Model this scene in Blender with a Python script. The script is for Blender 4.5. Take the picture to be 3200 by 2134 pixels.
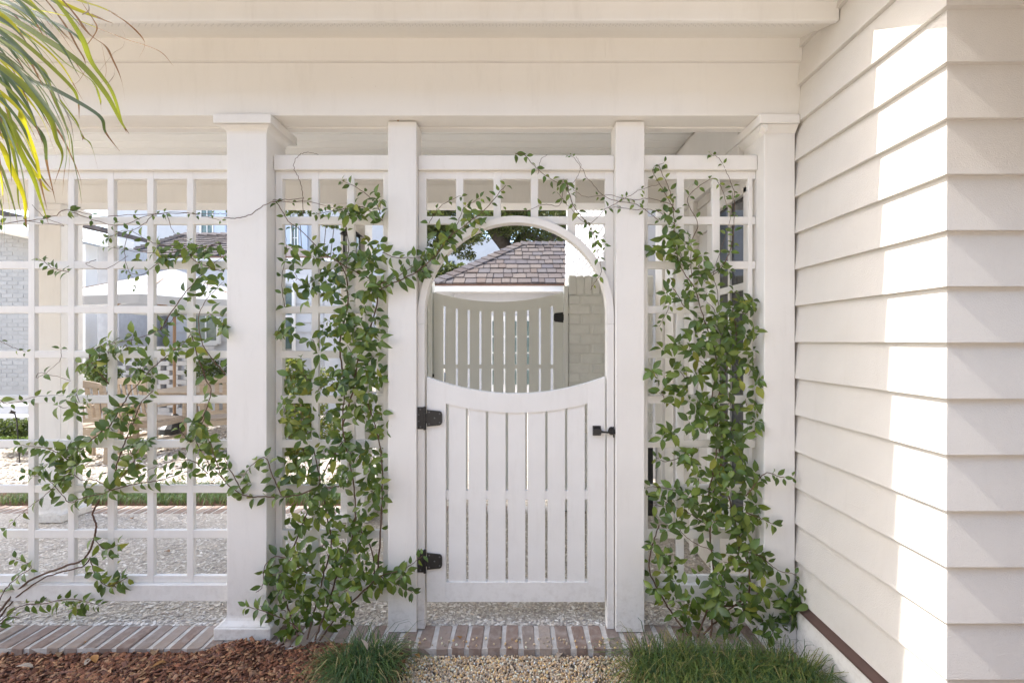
import bpy, bmesh, math, random
import numpy as np
from mathutils import Vector, Matrix

for o in list(bpy.data.objects):
    bpy.data.objects.remove(o)
scene = bpy.context.scene
COL = scene.collection
R = math.radians
H = 1.505            # eye height above the brick edging (z = 0)
F = 1520.0           # focal length in photo pixels
CU, CV = 1622.0, 1067.0

# ------------------------------------------------------------------ camera, sky, sun, exposure
cam_d = bpy.data.cameras.new('camera')
cam = bpy.data.objects.new('camera', cam_d)
COL.objects.link(cam)
cam.location = (0, 0, H)
cam.rotation_euler = (R(90), 0, 0)
cam_d.sensor_width = 36.0
cam_d.lens = F / 3200.0 * 36.0
cam_d.shift_x = -22.0 / 3200.0
cam_d.clip_start = 0.05
cam_d.clip_end = 2000.0
scene.camera = cam
scene.render.resolution_x = 1024
scene.render.resolution_y = 682

SUN = Vector((-1.0, 0.066, 1.0)).normalized()     # towards the sun
world = bpy.data.worlds.new('World')
scene.world = world
world.use_nodes = True
wn = world.node_tree
sky = wn.nodes.new('ShaderNodeTexSky')
sky.sky_type = 'NISHITA'
sky.sun_disc = False
sky.sun_elevation = math.asin(SUN.z)
sky.sun_rotation = math.atan2(SUN.x, SUN.y)
sky.air_density = 1.0
sky.dust_density = 1.9
sky.ozone_density = 0.0
bg = wn.nodes['Background']
bg.inputs['Strength'].default_value = 0.15
wn.links.new(sky.outputs[0], bg.inputs['Color'])

sun_d = bpy.data.lights.new('sun', 'SUN')
sun_d.energy = 2.1
sun_d.angle = R(0.5)
sun_d.color = (1.0, 0.965, 0.91)
sun = bpy.data.objects.new('sun', sun_d)
COL.objects.link(sun)
sun.rotation_euler = (-SUN).to_track_quat('-Z', 'Y').to_euler()
sun.location = (-6, 0, 8)

scene.view_settings.view_transform = 'Standard'
scene.view_settings.look = 'None'
scene.view_settings.gamma = 1.0
scene.view_settings.exposure = 2.0
scene.render.engine = 'CYCLES'
scene.cycles.max_bounces = 14
scene.cycles.diffuse_bounces = 10

# ------------------------------------------------------------------ helpers
def X(u, D): return (u - CU) * D / F
def Z(v, D): return H + (CV - v) * D / F
def P(u, v, D): return Vector((X(u, D), D, Z(v, D)))

WL = {}
def tag(o, label=None, cat=None, group=None, kind=None):
    if label: o['label'] = label
    if cat: o['category'] = cat
    if group: o['group'] = group
    if kind: o['kind'] = kind
    return o

def thing(name, label, cat, loc=(0, 0, 0), group=None):
    o = bpy.data.objects.new(name, None)
    o.empty_display_size = 0.1
    COL.objects.link(o)
    o.location = loc
    WL[o.name] = Vector(loc)
    return tag(o, label, cat, group)

def link(name, me, loc=(0, 0, 0), parent=None):
    o = bpy.data.objects.new(name, me)
    COL.objects.link(o)
    loc = Vector(loc)
    WL[o.name] = loc
    if parent is not None:
        o.parent = parent
        o.location = loc - WL[parent.name]
    else:
        o.location = loc
    return o

def make_mesh(name, verts, faces, mat, smooth=False):
    me = bpy.data.meshes.new(name)
    me.from_pydata([tuple(v) for v in verts], [], faces)
    if mat: me.materials.append(mat)
    if smooth:
        me.polygons.foreach_set('use_smooth', [True] * len(me.polygons))
    me.update()
    return me

def recalc(me):
    bm = bmesh.new(); bm.from_mesh(me)
    bmesh.ops.recalc_face_normals(bm, faces=bm.faces)
    bm.to_mesh(me); bm.free()
    return me

BOXC = {}
def box_mesh(dx, dy, dz, mat, bevel):
    key = (round(dx, 4), round(dy, 4), round(dz, 4), mat.name, bevel)
    if key in BOXC: return BOXC[key]
    bm = bmesh.new()
    bmesh.ops.create_cube(bm, size=1.0)
    for v in bm.verts:
        v.co = (v.co.x * dx, v.co.y * dy, v.co.z * dz)
    if bevel > 0:
        b = min(bevel, 0.4 * min(dx, dy, dz))
        bmesh.ops.bevel(bm, geom=list(bm.edges), offset=b, segments=1, affect='EDGES', profile=0.5)
    me = bpy.data.meshes.new('box')
    bm.to_mesh(me); bm.free()
    me.materials.append(mat)
    BOXC[key] = me
    return me

def box(name, x0, x1, y0, y1, z0, z1, mat, parent=None, bevel=0.002):
    me = box_mesh(x1 - x0, y1 - y0, z1 - z0, mat, bevel)
    return link(name, me, ((x0 + x1) / 2, (y0 + y1) / 2, (z0 + z1) / 2), parent)

def bar(name, a, b, w, d, mat, parent=None, up=(0, 0, 1), bevel=0.002):
    """rectangular bar from a to b, w across, d along 'up'"""
    a, b = Vector(a), Vector(b)
    y = (b - a); L = y.length; y.normalize()
    x = y.cross(Vector(up)); x.normalize()
    z = x.cross(y)
    me0 = box_mesh(w, L, d, mat, bevel)
    me = me0.copy()
    M = Matrix((x, y, z)).transposed().to_4x4()
    me.transform(M)
    return link(name, me, (a + b) / 2, parent)

def prism(name, poly, axis, a0, a1, mat, parent=None, smooth=False):
    """poly: 2-D points; axis 'x': points are (y,z); 'y': (x,z); 'z': (x,y)"""
    n = len(poly)
    vs = []
    for a in (a0, a1):
        for p in poly:
            if axis == 'x': vs.append((a, p[0], p[1]))
            elif axis == 'y': vs.append((p[0], a, p[1]))
            else: vs.append((p[0], p[1], a))
    fs = [tuple(range(n)), tuple(range(2 * n - 1, n - 1, -1))]
    for i in range(n):
        j = (i + 1) % n
        fs.append((i, i + n, j + n, j))
    c = Vector((0, 0, 0))
    for v in vs: c += Vector(v)
    c /= len(vs)
    me = make_mesh(name, [Vector(v) - c for v in vs], fs, mat, smooth)
    recalc(me)
    return link(name, me, c, parent)

def tube_data(pts, radii, sides=6):
    pts = [Vector(p) for p in pts]
    n = len(pts)
    vs, fs = [], []
    ref = Vector((0.31, 0.87, 0.23)).normalized()
    for i in range(n):
        t = pts[min(i + 1, n - 1)] - pts[max(i - 1, 0)]
        if t.length < 1e-7: t = Vector((0, 0, 1))
        t.normalize()
        a = t.cross(ref)
        if a.length < 1e-3: a = t.cross(Vector((1, 0, 0)))
        a.normalize(); b = t.cross(a)
        r = radii[i] if hasattr(radii, '__len__') else radii
        for k in range(sides):
            an = 2 * math.pi * k / sides
            vs.append(pts[i] + a * (r * math.cos(an)) + b * (r * math.sin(an)))
    for i in range(n - 1):
        for k in range(sides):
            k2 = (k + 1) % sides
            fs.append((i * sides + k, i * sides + k2, (i + 1) * sides + k2, (i + 1) * sides + k))
    fs.append(tuple(range(sides - 1, -1, -1)))
    fs.append(tuple(range((n - 1) * sides, n * sides)))
    return vs, fs

class Acc:
    def __init__(self): self.v = []; self.f = []
    def add(self, vs, fs):
        o = len(self.v)
        self.v += [Vector(v) for v in vs]
        self.f += [tuple(i + o for i in f) for f in fs]
    def tube(self, pts, radii, sides=6): self.add(*tube_data(pts, radii, sides))
    def box(self, x0, x1, y0, y1, z0, z1):
        vs = [(x, y, z) for x in (x0, x1) for y in (y0, y1) for z in (z0, z1)]
        fs = [(0, 1, 3, 2), (4, 6, 7, 5), (0, 4, 5, 1), (2, 3, 7, 6), (0, 2, 6, 4), (1, 5, 7, 3)]
        self.add(vs, fs)
    def build(self, name, mat, parent=None, smooth=False, loc=None):
        if loc is None:
            c = Vector((0, 0, 0))
            for v in self.v: c += v
            c /= max(1, len(self.v))
        else: c = Vector(loc)
        me = make_mesh(name, [v - c for v in self.v], self.f, mat, smooth)
        return link(name, me, c, parent)

def catmull(pts, sub=6):
    pts = [Vector(p) for p in pts]
    if len(pts) < 3: 
        return [pts[0].lerp(pts[-1], k / sub) for k in range(sub + 1)]
    out = []
    q = [pts[0] * 2 - pts[1]] + pts + [pts[-1] * 2 - pts[-2]]
    for i in range(1, len(q) - 2):
        p0, p1, p2, p3 = q[i - 1], q[i], q[i + 1], q[i + 2]
        for k in range(sub):
            t = k / sub
            out.append(0.5 * ((2 * p1) + (p2 - p0) * t + (2 * p0 - 5 * p1 + 4 * p2 - p3) * t * t + (3 * p1 - p0 - 3 * p2 + p3) * t ** 3))
    out.append(pts[-1])
    return out

def scatter_mesh(name, tv, tf, mats, cols, mat, smooth=False, parent=None):
    """many transformed copies of a small template as ONE mesh. mats: (N,3,4); cols: (N,3)"""
    tv = np.asarray(tv, dtype=np.float64); N = len(mats); nv = len(tv)
    mats = np.asarray(mats)
    V = np.einsum('nij,vj->nvi', mats[:, :, :3], tv) + mats[:, None, :, 3]
    V = V.reshape(-1, 3)
    lens = np.array([len(f) for f in tf]); flat = np.concatenate([np.array(f) for f in tf])
    loops = (flat[None, :] + (np.arange(N) * nv)[:, None]).reshape(-1)
    totals = np.tile(lens, N)
    starts = np.concatenate([[0], np.cumsum(totals)[:-1]])
    c = V.mean(axis=0)
    V = V - c
    me = bpy.data.meshes.new(name)
    me.vertices.add(len(V)); me.vertices.foreach_set('co', V.astype(np.float32).ravel())
    me.loops.add(len(loops)); me.loops.foreach_set('vertex_index', loops.astype(np.int32))
    me.polygons.add(len(totals)); me.polygons.foreach_set('loop_start', starts.astype(np.int32))
    me.polygons.foreach_set('loop_total', totals.astype(np.int32))
    if smooth: me.polygons.foreach_set('use_smooth', np.ones(len(totals), dtype=bool))
    me.update(calc_edges=True)
    at = me.attributes.new('tint', 'FLOAT_COLOR', 'FACE')
    cc = np.ones((N, len(tf), 4)); cc[:, :, :3] = np.asarray(cols)[:, None, :]
    at.data.foreach_set('color', cc.astype(np.float32).ravel())
    me.materials.append(mat)
    return link(name, me, c, parent)

def rotmats(rng, n, tilt=math.pi):
    """random rotation: spin about z after a random tilt"""
    a = rng.uniform(0, 2 * math.pi, n); b = rng.uniform(-tilt, tilt, n); g = rng.uniform(-tilt, tilt, n)
    ca, sa, cb, sb, cg, sg = np.cos(a), np.sin(a), np.cos(b), np.sin(b), np.cos(g), np.sin(g)
    z = np.zeros(n); o = np.ones(n)
    Rz = np.stack([np.stack([ca, -sa, z], -1), np.stack([sa, ca, z], -1), np.stack([z, z, o], -1)], 1)
    Rx = np.stack([np.stack([o, z, z], -1), np.stack([z, cb, -sb], -1), np.stack([z, sb, cb], -1)], 1)
    Ry = np.stack([np.stack([cg, z, sg], -1), np.stack([z, o, z], -1), np.stack([-sg, z, cg], -1)], 1)
    return Rx @ Ry @ Rz

# ------------------------------------------------------------------ materials
MATS = {}
def mat(name, col, rough=0.6, col2=None, nscale=8.0, namt=1.0, bump=0.0, bscale=60.0, spec=0.4,
        objrand=0.0, ramp=None, attr=False, transl=0.0, tcol=None, metal=0.0, stretch=None, voro=None, ncontrast=(0.35, 0.65), detail=6.0, wear=0.0):
    m = bpy.data.materials.new(name)
    m.use_nodes = True
    nt = m.node_tree; N = nt.nodes; L = nt.links
    b = N['Principled BSDF']
    b.inputs['Roughness'].default_value = rough
    b.inputs['Specular IOR Level'].default_value = spec
    b.inputs['Metallic'].default_value = metal
    tc = N.new('ShaderNodeTexCoord')
    src = tc.outputs['Object']
    if objrand > 0 or ramp:
        oi = N.new('ShaderNodeObjectInfo')
        off = N.new('ShaderNodeVectorMath'); off.operation = 'ADD'
        sc = N.new('ShaderNodeVectorMath'); sc.operation = 'SCALE'; sc.inputs[0].default_value = (17.3, 31.7, 7.9)
        L.new(oi.outputs['Random'], sc.inputs['Scale'])
        L.new(src, off.inputs[0]); L.new(sc.outputs[0], off.inputs[1])
        src = off.outputs[0]
    if stretch:
        mp = N.new('ShaderNodeMapping'); mp.inputs['Scale'].default_value = stretch
        L.new(src, mp.inputs['Vector']); src = mp.outputs[0]
    if ramp:
        rp = N.new('ShaderNodeValToRGB')
        rp.color_ramp.interpolation = 'LINEAR'
        els = rp.color_ramp.elements
        while len(els) < len(ramp): els.new(0.5)
        for i, c in enumerate(ramp):
            els[i].position = i / (len(ramp) - 1); els[i].color = (*c, 1)
        L.new(oi.outputs['Random'], rp.inputs['Fac'])
        base = rp.outputs['Color']
    elif attr:
        an = N.new('ShaderNodeAttribute'); an.attribute_name = 'tint'
        base = an.outputs['Color']
    else:
        rgb = N.new('ShaderNodeRGB'); rgb.outputs[0].default_value = (*col, 1); base = rgb.outputs[0]
    if col2 is not None:
        no = N.new('ShaderNodeTexNoise'); no.inputs['Scale'].default_value = nscale; no.inputs['Detail'].default_value = detail
        L.new(src, no.inputs['Vector'])
        mr = N.new('ShaderNodeMapRange'); mr.inputs['From Min'].default_value = ncontrast[0]; mr.inputs['From Max'].default_value = ncontrast[1]
        mr.inputs['To Max'].default_value = namt
        L.new(no.outputs['Fac'], mr.inputs['Value'])
        mx = N.new('ShaderNodeMix'); mx.data_type = 'RGBA'
        L.new(mr.outputs[0], mx.inputs['Factor']); L.new(base, mx.inputs['A'])
        mx.inputs['B'].default_value = (*col2, 1)
        base = mx.outputs['Result']
    if objrand > 0:
        hs = N.new('ShaderNodeHueSaturation')
        m2 = N.new('ShaderNodeMapRange'); m2.inputs['To Min'].default_value = 1 - objrand; m2.inputs['To Max'].default_value = 1 + objrand
        L.new(oi.outputs['Random'], m2.inputs['Value']); L.new(m2.outputs[0], hs.inputs['Value'])
        L.new(base, hs.inputs['Color']); base = hs.outputs[0]
    if voro:
        vo = N.new('ShaderNodeTexVoronoi'); vo.inputs['Scale'].default_value = voro[0]
        L.new(src, vo.inputs['Vector'])
        vr = N.new('ShaderNodeValToRGB'); els = vr.color_ramp.elements
        cs = voro[1]
        while len(els) < len(cs): els.new(0.5)
        for i, c in enumerate(cs):
            els[i].position = i / (len(cs) - 1); els[i].color = (*c, 1)
        sx = N.new('ShaderNodeSeparateColor'); L.new(vo.outputs['Color'], sx.inputs[0])
        L.new(sx.outputs[0], vr.inputs['Fac'])
        ve = N.new('ShaderNodeTexVoronoi'); ve.feature = 'DISTANCE_TO_EDGE'; ve.inputs['Scale'].default_value = voro[0]
        L.new(src, ve.inputs['Vector'])
        me_ = N.new('ShaderNodeMapRange'); me_.inputs['From Max'].default_value = 0.09
        L.new(ve.outputs['Distance'], me_.inputs['Value'])
        mx = N.new('ShaderNodeMix'); mx.data_type = 'RGBA'
        L.new(me_.outputs[0], mx.inputs['Factor']); L.new(base, mx.inputs['A']); L.new(vr.outputs[0], mx.inputs['B'])
        base = mx.outputs['Result']
        bp = N.new('ShaderNodeBump'); bp.inputs['Strength'].default_value = 0.8; bp.inputs['Distance'].default_value = 0.006
        L.new(me_.outputs[0], bp.inputs['Height']); L.new(bp.outputs[0], b.inputs['Normal'])
    if wear > 0:
        ge = N.new('ShaderNodeNewGeometry'); sp = N.new('ShaderNodeSeparateXYZ'); L.new(ge.outputs['Position'], sp.inputs[0])
        zr = N.new('ShaderNodeMapRange'); zr.inputs['From Min'].default_value = 0.34; zr.inputs['From Max'].default_value = 0.0
        L.new(sp.outputs['Z'], zr.inputs['Value'])
        n1 = N.new('ShaderNodeTexNoise'); n1.inputs['Scale'].default_value = 26.0; n1.inputs['Detail'].default_value = 8.0; n1.inputs['Roughness'].default_value = 0.7
        L.new(ge.outputs['Position'], n1.inputs['Vector'])
        r1 = N.new('ShaderNodeMapRange'); r1.inputs['From Min'].default_value = 0.47; r1.inputs['From Max'].default_value = 0.72
        L.new(n1.outputs['Fac'], r1.inputs['Value'])
        m1 = N.new('ShaderNodeMath'); m1.operation = 'MULTIPLY'; L.new(zr.outputs[0], m1.inputs[0]); L.new(r1.outputs[0], m1.inputs[1])
        vo1 = N.new('ShaderNodeTexVoronoi'); vo1.inputs['Scale'].default_value = 11.0
        L.new(ge.outputs['Position'], vo1.inputs['Vector'])
        r2 = N.new('ShaderNodeMapRange'); r2.inputs['From Min'].default_value = 0.035; r2.inputs['From Max'].default_value = 0.02
        L.new(vo1.outputs['Distance'], r2.inputs['Value'])
        sc2 = N.new('ShaderNodeSeparateColor'); L.new(vo1.outputs['Color'], sc2.inputs[0])
        g2 = N.new('ShaderNodeMath'); g2.operation = 'GREATER_THAN'; g2.inputs[1].default_value = 0.55; L.new(sc2.outputs[0], g2.inputs[0])
        m2_ = N.new('ShaderNodeMath'); m2_.operation = 'MULTIPLY'; L.new(r2.outputs[0], m2_.inputs[0]); L.new(g2.outputs[0], m2_.inputs[1])
        m3 = N.new('ShaderNodeMath'); m3.operation = 'MULTIPLY'; m3.inputs[1].default_value = 0.6; L.new(m2_.outputs[0], m3.inputs[0])
        n3 = N.new('ShaderNodeTexNoise'); n3.inputs['Scale'].default_value = 4.0; n3.inputs['Detail'].default_value = 9.0; n3.inputs['Roughness'].default_value = 0.75
        mp3 = N.new('ShaderNodeMapping'); mp3.inputs['Scale'].default_value = (3.5, 3.5, 0.6); L.new(ge.outputs['Position'], mp3.inputs['Vector']); L.new(mp3.outputs[0], n3.inputs['Vector'])
        r3 = N.new('ShaderNodeMapRange'); r3.inputs['From Min'].default_value = 0.52; r3.inputs['From Max'].default_value = 0.75; r3.inputs['To Max'].default_value = 0.22
        L.new(n3.outputs['Fac'], r3.inputs['Value'])
        ad = N.new('ShaderNodeMath'); ad.operation = 'MAXIMUM'; L.new(m1.outputs[0], ad.inputs[0]); L.new(m3.outputs[0], ad.inputs[1])
        ad2 = N.new('ShaderNodeMath'); ad2.operation = 'MAXIMUM'; L.new(ad.outputs[0], ad2.inputs[0]); L.new(r3.outputs[0], ad2.inputs[1])
        ml = N.new('ShaderNodeMath'); ml.operation = 'MULTIPLY'; ml.inputs[1].default_value = wear; L.new(ad2.outputs[0], ml.inputs[0])
        mw = N.new('ShaderNodeMix'); mw.data_type = 'RGBA'
        L.new(ml.outputs[0], mw.inputs['Factor']); L.new(base, mw.inputs['A']); mw.inputs['B'].default_value = (0.36, 0.32, 0.27, 1)
        base = mw.outputs['Result']
    L.new(base, b.inputs['Base Color'])
    if bump > 0 and not voro:
        nb = N.new('ShaderNodeTexNoise'); nb.inputs['Scale'].default_value = bscale; nb.inputs['Detail'].default_value = 4
        L.new(src, nb.inputs['Vector'])
        bp = N.new('ShaderNodeBump'); bp.inputs['Strength'].default_value = bump; bp.inputs['Distance'].default_value = 0.004
        L.new(nb.outputs['Fac'], bp.inputs['Height']); L.new(bp.outputs[0], b.inputs['Normal'])
    if transl > 0:
        tr = N.new('ShaderNodeBsdfTranslucent')
        if tcol: 
            tm = N.new('ShaderNodeMix'); tm.data_type = 'RGBA'; tm.inputs['Factor'].default_value = 0.65
            L.new(base, tm.inputs['A']); tm.inputs['B'].default_value = (*tcol, 1)
            L.new(tm.outputs['Result'], tr.inputs['Color'])
        else: L.new(base, tr.inputs['Color'])
        ms = N.new('ShaderNodeMixShader'); ms.inputs[0].default_value = transl
        L.new(b.outputs[0], ms.inputs[1]); L.new(tr.outputs[0], ms.inputs[2])
        L.new(ms.outputs[0], N['Material Output'].inputs['Surface'])
    MATS[name] = m
    return m

WHITE = mat('white_trim_paint', (0.80, 0.78, 0.745), 0.45, (0.755, 0.73, 0.69), 3.0, 0.7, bump=0.14, bscale=90, wear=0.55)
GATEW = mat('white_gate_paint', (0.81, 0.80, 0.78), 0.42, (0.77, 0.755, 0.73), 5.0, 0.7, bump=0.12, bscale=70, wear=0.5)
SIDING = mat('clapboard_paint', (0.645, 0.615, 0.57), 0.42, (0.615, 0.585, 0.54), 4.0, 0.7, bump=0.42, bscale=230, spec=0.5, wear=0.4)
BEAM = mat('beam_paint', (0.79, 0.765, 0.72), 0.5, (0.755, 0.725, 0.675), 2.0, 0.7, bump=0.1, bscale=80, wear=0.45)
CEIL = mat('ceiling_paint', (0.89, 0.885, 0.86), 0.5, (0.87, 0.86, 0.83), 5.0, 0.6, objrand=0.03)
SAGE = mat('sage_paint', (0.74, 0.745, 0.69), 0.5, (0.715, 0.72, 0.665), 5.0, 0.8, bump=0.06)
SAGEB = mat('sage_painted_brick', (0.76, 0.755, 0.70), 0.6, (0.70, 0.695, 0.64), 14.0, 0.8, bump=0.5, bscale=45, objrand=0.05)
WBRICK = mat('white_painted_brick', (0.55, 0.55, 0.56), 0.6, (0.47, 0.47, 0.48), 12.0, 0.8, bump=0.5, bscale=40, objrand=0.05)
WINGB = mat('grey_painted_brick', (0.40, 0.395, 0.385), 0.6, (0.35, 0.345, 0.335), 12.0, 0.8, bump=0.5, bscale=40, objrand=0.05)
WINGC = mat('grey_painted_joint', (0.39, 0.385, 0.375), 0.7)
HOUSEW = mat('house_white', (0.54, 0.54, 0.55), 0.6, (0.48, 0.48, 0.49), 3.0, 0.7, bump=0.2, bscale=20)
BRICK = mat('old_brick', None or (0.2, 0.15, 0.13), 0.85, (0.36, 0.31, 0.275), 26.0, 0.7, bump=1.0, bscale=55, ncontrast=(0.45, 0.72),
            ramp=[(0.22, 0.155, 0.125), (0.34, 0.275, 0.225), (0.25, 0.18, 0.145), (0.39, 0.325, 0.27), (0.21, 0.165, 0.14), (0.29, 0.215, 0.17)], spec=0.2)
RBRICK = mat('brown_house_brick', (0.28, 0.22, 0.18), 0.85, (0.21, 0.165, 0.135), 6.0, 0.9, bump=0.3, bscale=20, spec=0.2)
MORTAR = mat('lime_mortar', (0.60, 0.57, 0.53), 0.9, (0.44, 0.41, 0.37), 25.0, 0.8, bump=0.8, bscale=80, spec=0.2)
SHELLBASE = mat('shell_floor_base', (0.42, 0.38, 0.33), 0.9, voro=(70.0, [(0.42, 0.37, 0.32), (0.62, 0.57, 0.5), (0.74, 0.7, 0.63), (0.5, 0.45, 0.39), (0.68, 0.63, 0.56)]), spec=0.2)
SHELLFAR = mat('oyster_shell_ground', (0.34, 0.29, 0.23), 0.9, voro=(26.0, [(0.30, 0.25, 0.2), (0.50, 0.44, 0.37), (0.62, 0.57, 0.5), (0.38, 0.33, 0.27), (0.55, 0.5, 0.43)]), spec=0.2)
CHIP = mat('shell_chip', (0.5, 0.5, 0.5), 0.65, attr=True, spec=0.3)
PEBBLE = mat('pea_gravel_stone', (0.4, 0.35, 0.3), 0.6, attr=True, spec=0.35)
MULCHM = mat('bark_mulch', (0.1, 0.05, 0.03), 0.85, attr=True, bump=0.5, bscale=120, spec=0.2)
SOIL = mat('dark_soil', (0.055, 0.032, 0.022), 0.95, (0.09, 0.05, 0.035), 30.0, 1.0, bump=0.9, bscale=60, spec=0.1)
GARDEN = mat('garden_ground', (0.62, 0.56, 0.475), 0.95, (0.55, 0.49, 0.41), 1.5, 1.0, bump=0.6, bscale=30, spec=0.1)
GRAVBASE = mat('gravel_bed', (0.13, 0.105, 0.08), 0.95, (0.2, 0.165, 0.13), 60.0, 1.0, bump=0.8, bscale=90, spec=0.1)
BLACK = mat('black_iron', (0.012, 0.012, 0.013), 0.42, (0.03, 0.028, 0.027), 40.0, 0.5, spec=0.5)
SCREWM = mat('screw_steel', (0.12, 0.12, 0.125), 0.4, spec=0.5)
FLASH = mat('brown_flashing', (0.105, 0.062, 0.05), 0.45, (0.085, 0.05, 0.042), 12.0, 1.0, spec=0.5)
GLASS = mat('window_glass', (0.03, 0.035, 0.04), 0.03, spec=1.0)
GLASSF = mat('far_window_glass', (0.06, 0.10, 0.10), 0.1, (0.16, 0.22, 0.2), 5.0, 1.0, spec=0.7)
SHUTTER = mat('blue_white_shutter', (0.52, 0.58, 0.68), 0.55)
CEDAR = mat('weathered_cedar', (0.2, 0.17, 0.15), 0.85, (0.09, 0.075, 0.07), 14.0, 0.55, bump=0.6, bscale=40, stretch=(6, 1, 1),
            ramp=[(0.10, 0.08, 0.075), (0.165, 0.14, 0.125), (0.105, 0.097, 0.105), (0.185, 0.15, 0.125), (0.13, 0.12, 0.122), (0.15, 0.115, 0.095)], spec=0.15)
CEDARD = mat('dark_shake', (0.13, 0.105, 0.095), 0.9, (0.085, 0.07, 0.065), 10.0, 0.7,
             ramp=[(0.10, 0.085, 0.08), (0.17, 0.145, 0.135), (0.125, 0.115, 0.12), (0.2, 0.17, 0.15)], spec=0.15)
COPPER = mat('copper_drip_edge', (0.16, 0.085, 0.055), 0.5)
TEAK = mat('weathered_teak', (0.46, 0.375, 0.285), 0.75, (0.36, 0.29, 0.22), 9.0, 0.8, bump=0.3, bscale=40, stretch=(1, 5, 5), objrand=0.1)
CANVAS = mat('white_canvas', (0.52, 0.515, 0.50), 0.85, (0.46, 0.455, 0.44), 3.0, 0.6, transl=0.25)
WOODP = mat('umbrella_wood', (0.30, 0.19, 0.11), 0.6)
STEM = mat('vine_stem', (0.115, 0.065, 0.045), 0.75, (0.16, 0.105, 0.07), 40.0, 0.8, spec=0.2)
BARK = mat('oak_bark', (0.13, 0.105, 0.085), 0.95, (0.19, 0.16, 0.13), 9.0, 1.0, bump=1.0, bscale=14, spec=0.1)
LEAFS = [
    mat('jasmine_leaf_dark', (0.056, 0.102, 0.02), 0.44, (0.073, 0.125, 0.024), 30.0, 0.8, transl=0.22, tcol=(0.22, 0.34, 0.03), objrand=0.3, spec=0.6),
    mat('jasmine_leaf_mid', (0.098, 0.158, 0.027), 0.44, (0.12, 0.185, 0.032), 30.0, 0.8, transl=0.26, tcol=(0.26, 0.38, 0.035), objrand=0.3, spec=0.6),
    mat('jasmine_leaf_light', (0.15, 0.205, 0.034), 0.42, (0.18, 0.235, 0.042), 30.0, 0.8, transl=0.34, tcol=(0.34, 0.42, 0.045), objrand=0.2, spec=0.45),
    mat('jasmine_leaf_yellow', (0.24, 0.27, 0.04), 0.42, (0.30, 0.30, 0.06), 24.0, 0.8, transl=0.35, tcol=(0.5, 0.5, 0.06), objrand=0.18, spec=0.4)]
LEAFSTUFF = mat('jasmine_leaf_mass', (0.05, 0.1, 0.03), 0.34, attr=True, transl=0.24, tcol=(0.25, 0.36, 0.035), spec=0.5)
FOLI = mat('far_foliage', (0.06, 0.1, 0.03), 0.55, attr=True, transl=0.3, tcol=(0.26, 0.33, 0.06), spec=0.3)
GRASSM = mat('mondo_grass_blade', (0.05, 0.1, 0.03), 0.5, attr=True, transl=0.25, tcol=(0.2, 0.3, 0.04), spec=0.3)
PALMG = [mat('palm_leaf_green', (0.085, 0.125, 0.028), 0.38, (0.11, 0.15, 0.03), 6.0, 0.8, transl=0.5, tcol=(0.58, 0.62, 0.02), objrand=0.22, stretch=(6, 1, 6), spec=0.45),
         mat('palm_leaf_yellow', (0.20, 0.22, 0.03), 0.4, (0.27, 0.26, 0.04), 6.0, 0.8, transl=0.68, tcol=(0.95, 0.86, 0.02), objrand=0.15, stretch=(6, 1, 6), spec=0.4),
         mat('palm_leaf_dry', (0.24, 0.125, 0.05), 0.6, (0.34, 0.2, 0.09), 12.0, 0.8, transl=0.25, objrand=0.2, spec=0.3)]
PALMD = mat('palm_leaf_dark', (0.045, 0.075, 0.026), 0.36, (0.06, 0.095, 0.03), 6.0, 0.8, transl=0.22, tcol=(0.35, 0.42, 0.02), objrand=0.2, stretch=(6, 1, 6), spec=0.5)
FALLEN = [mat('fallen_leaf_tan', (0.33, 0.215, 0.12), 0.7, (0.25, 0.15, 0.08), 20.0, 0.8, objrand=0.15),
          mat('fallen_leaf_orange', (0.36, 0.18, 0.05), 0.65, (0.28, 0.12, 0.035), 20.0, 0.8, objrand=0.15),
          mat('fallen_leaf_pale', (0.42, 0.35, 0.28), 0.7, (0.34, 0.27, 0.2), 20.0, 0.8, objrand=0.1)]
LAMPGL = mat('lantern_glass', (0.25, 0.25, 0.25), 0.1, spec=0.8)
SKINH = mat('lap_board_white', (0.54, 0.54, 0.54), 0.6)

rng = np.random.default_rng(11)
random.seed(7)

# ------------------------------------------------------------------ ground and paving
g = make_mesh('ground', [(-150, -150, 0), (150, -150, 0), (150, 200, 0), (-150, 200, 0)], [(0, 1, 2, 3)], GARDEN)
tag(link('ground', g, (0, 0, -0.075)), kind='structure')
# breezeway floor and courtyard
YB0, YB1 = 2.39, 2.59
tag(box('breezeway_floor', -10, 1.3, YB1, 4.27, -0.07, -0.004, SHELLBASE, bevel=0), kind='structure')
tag(box('courtyard_ground', -30, 12, 5.15, 40, -0.07, -0.012, SHELLFAR, bevel=0), kind='structure')
tag(box('planting_strip', -10, -1.35, 4.47, 5.15, -0.07, -0.02, SOIL, bevel=0), kind='structure')
tag(box('side_path', -1.35, 1.3, 4.47, 5.15, -0.072, -0.013, SHELLFAR, bevel=0), kind='structure')

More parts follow.
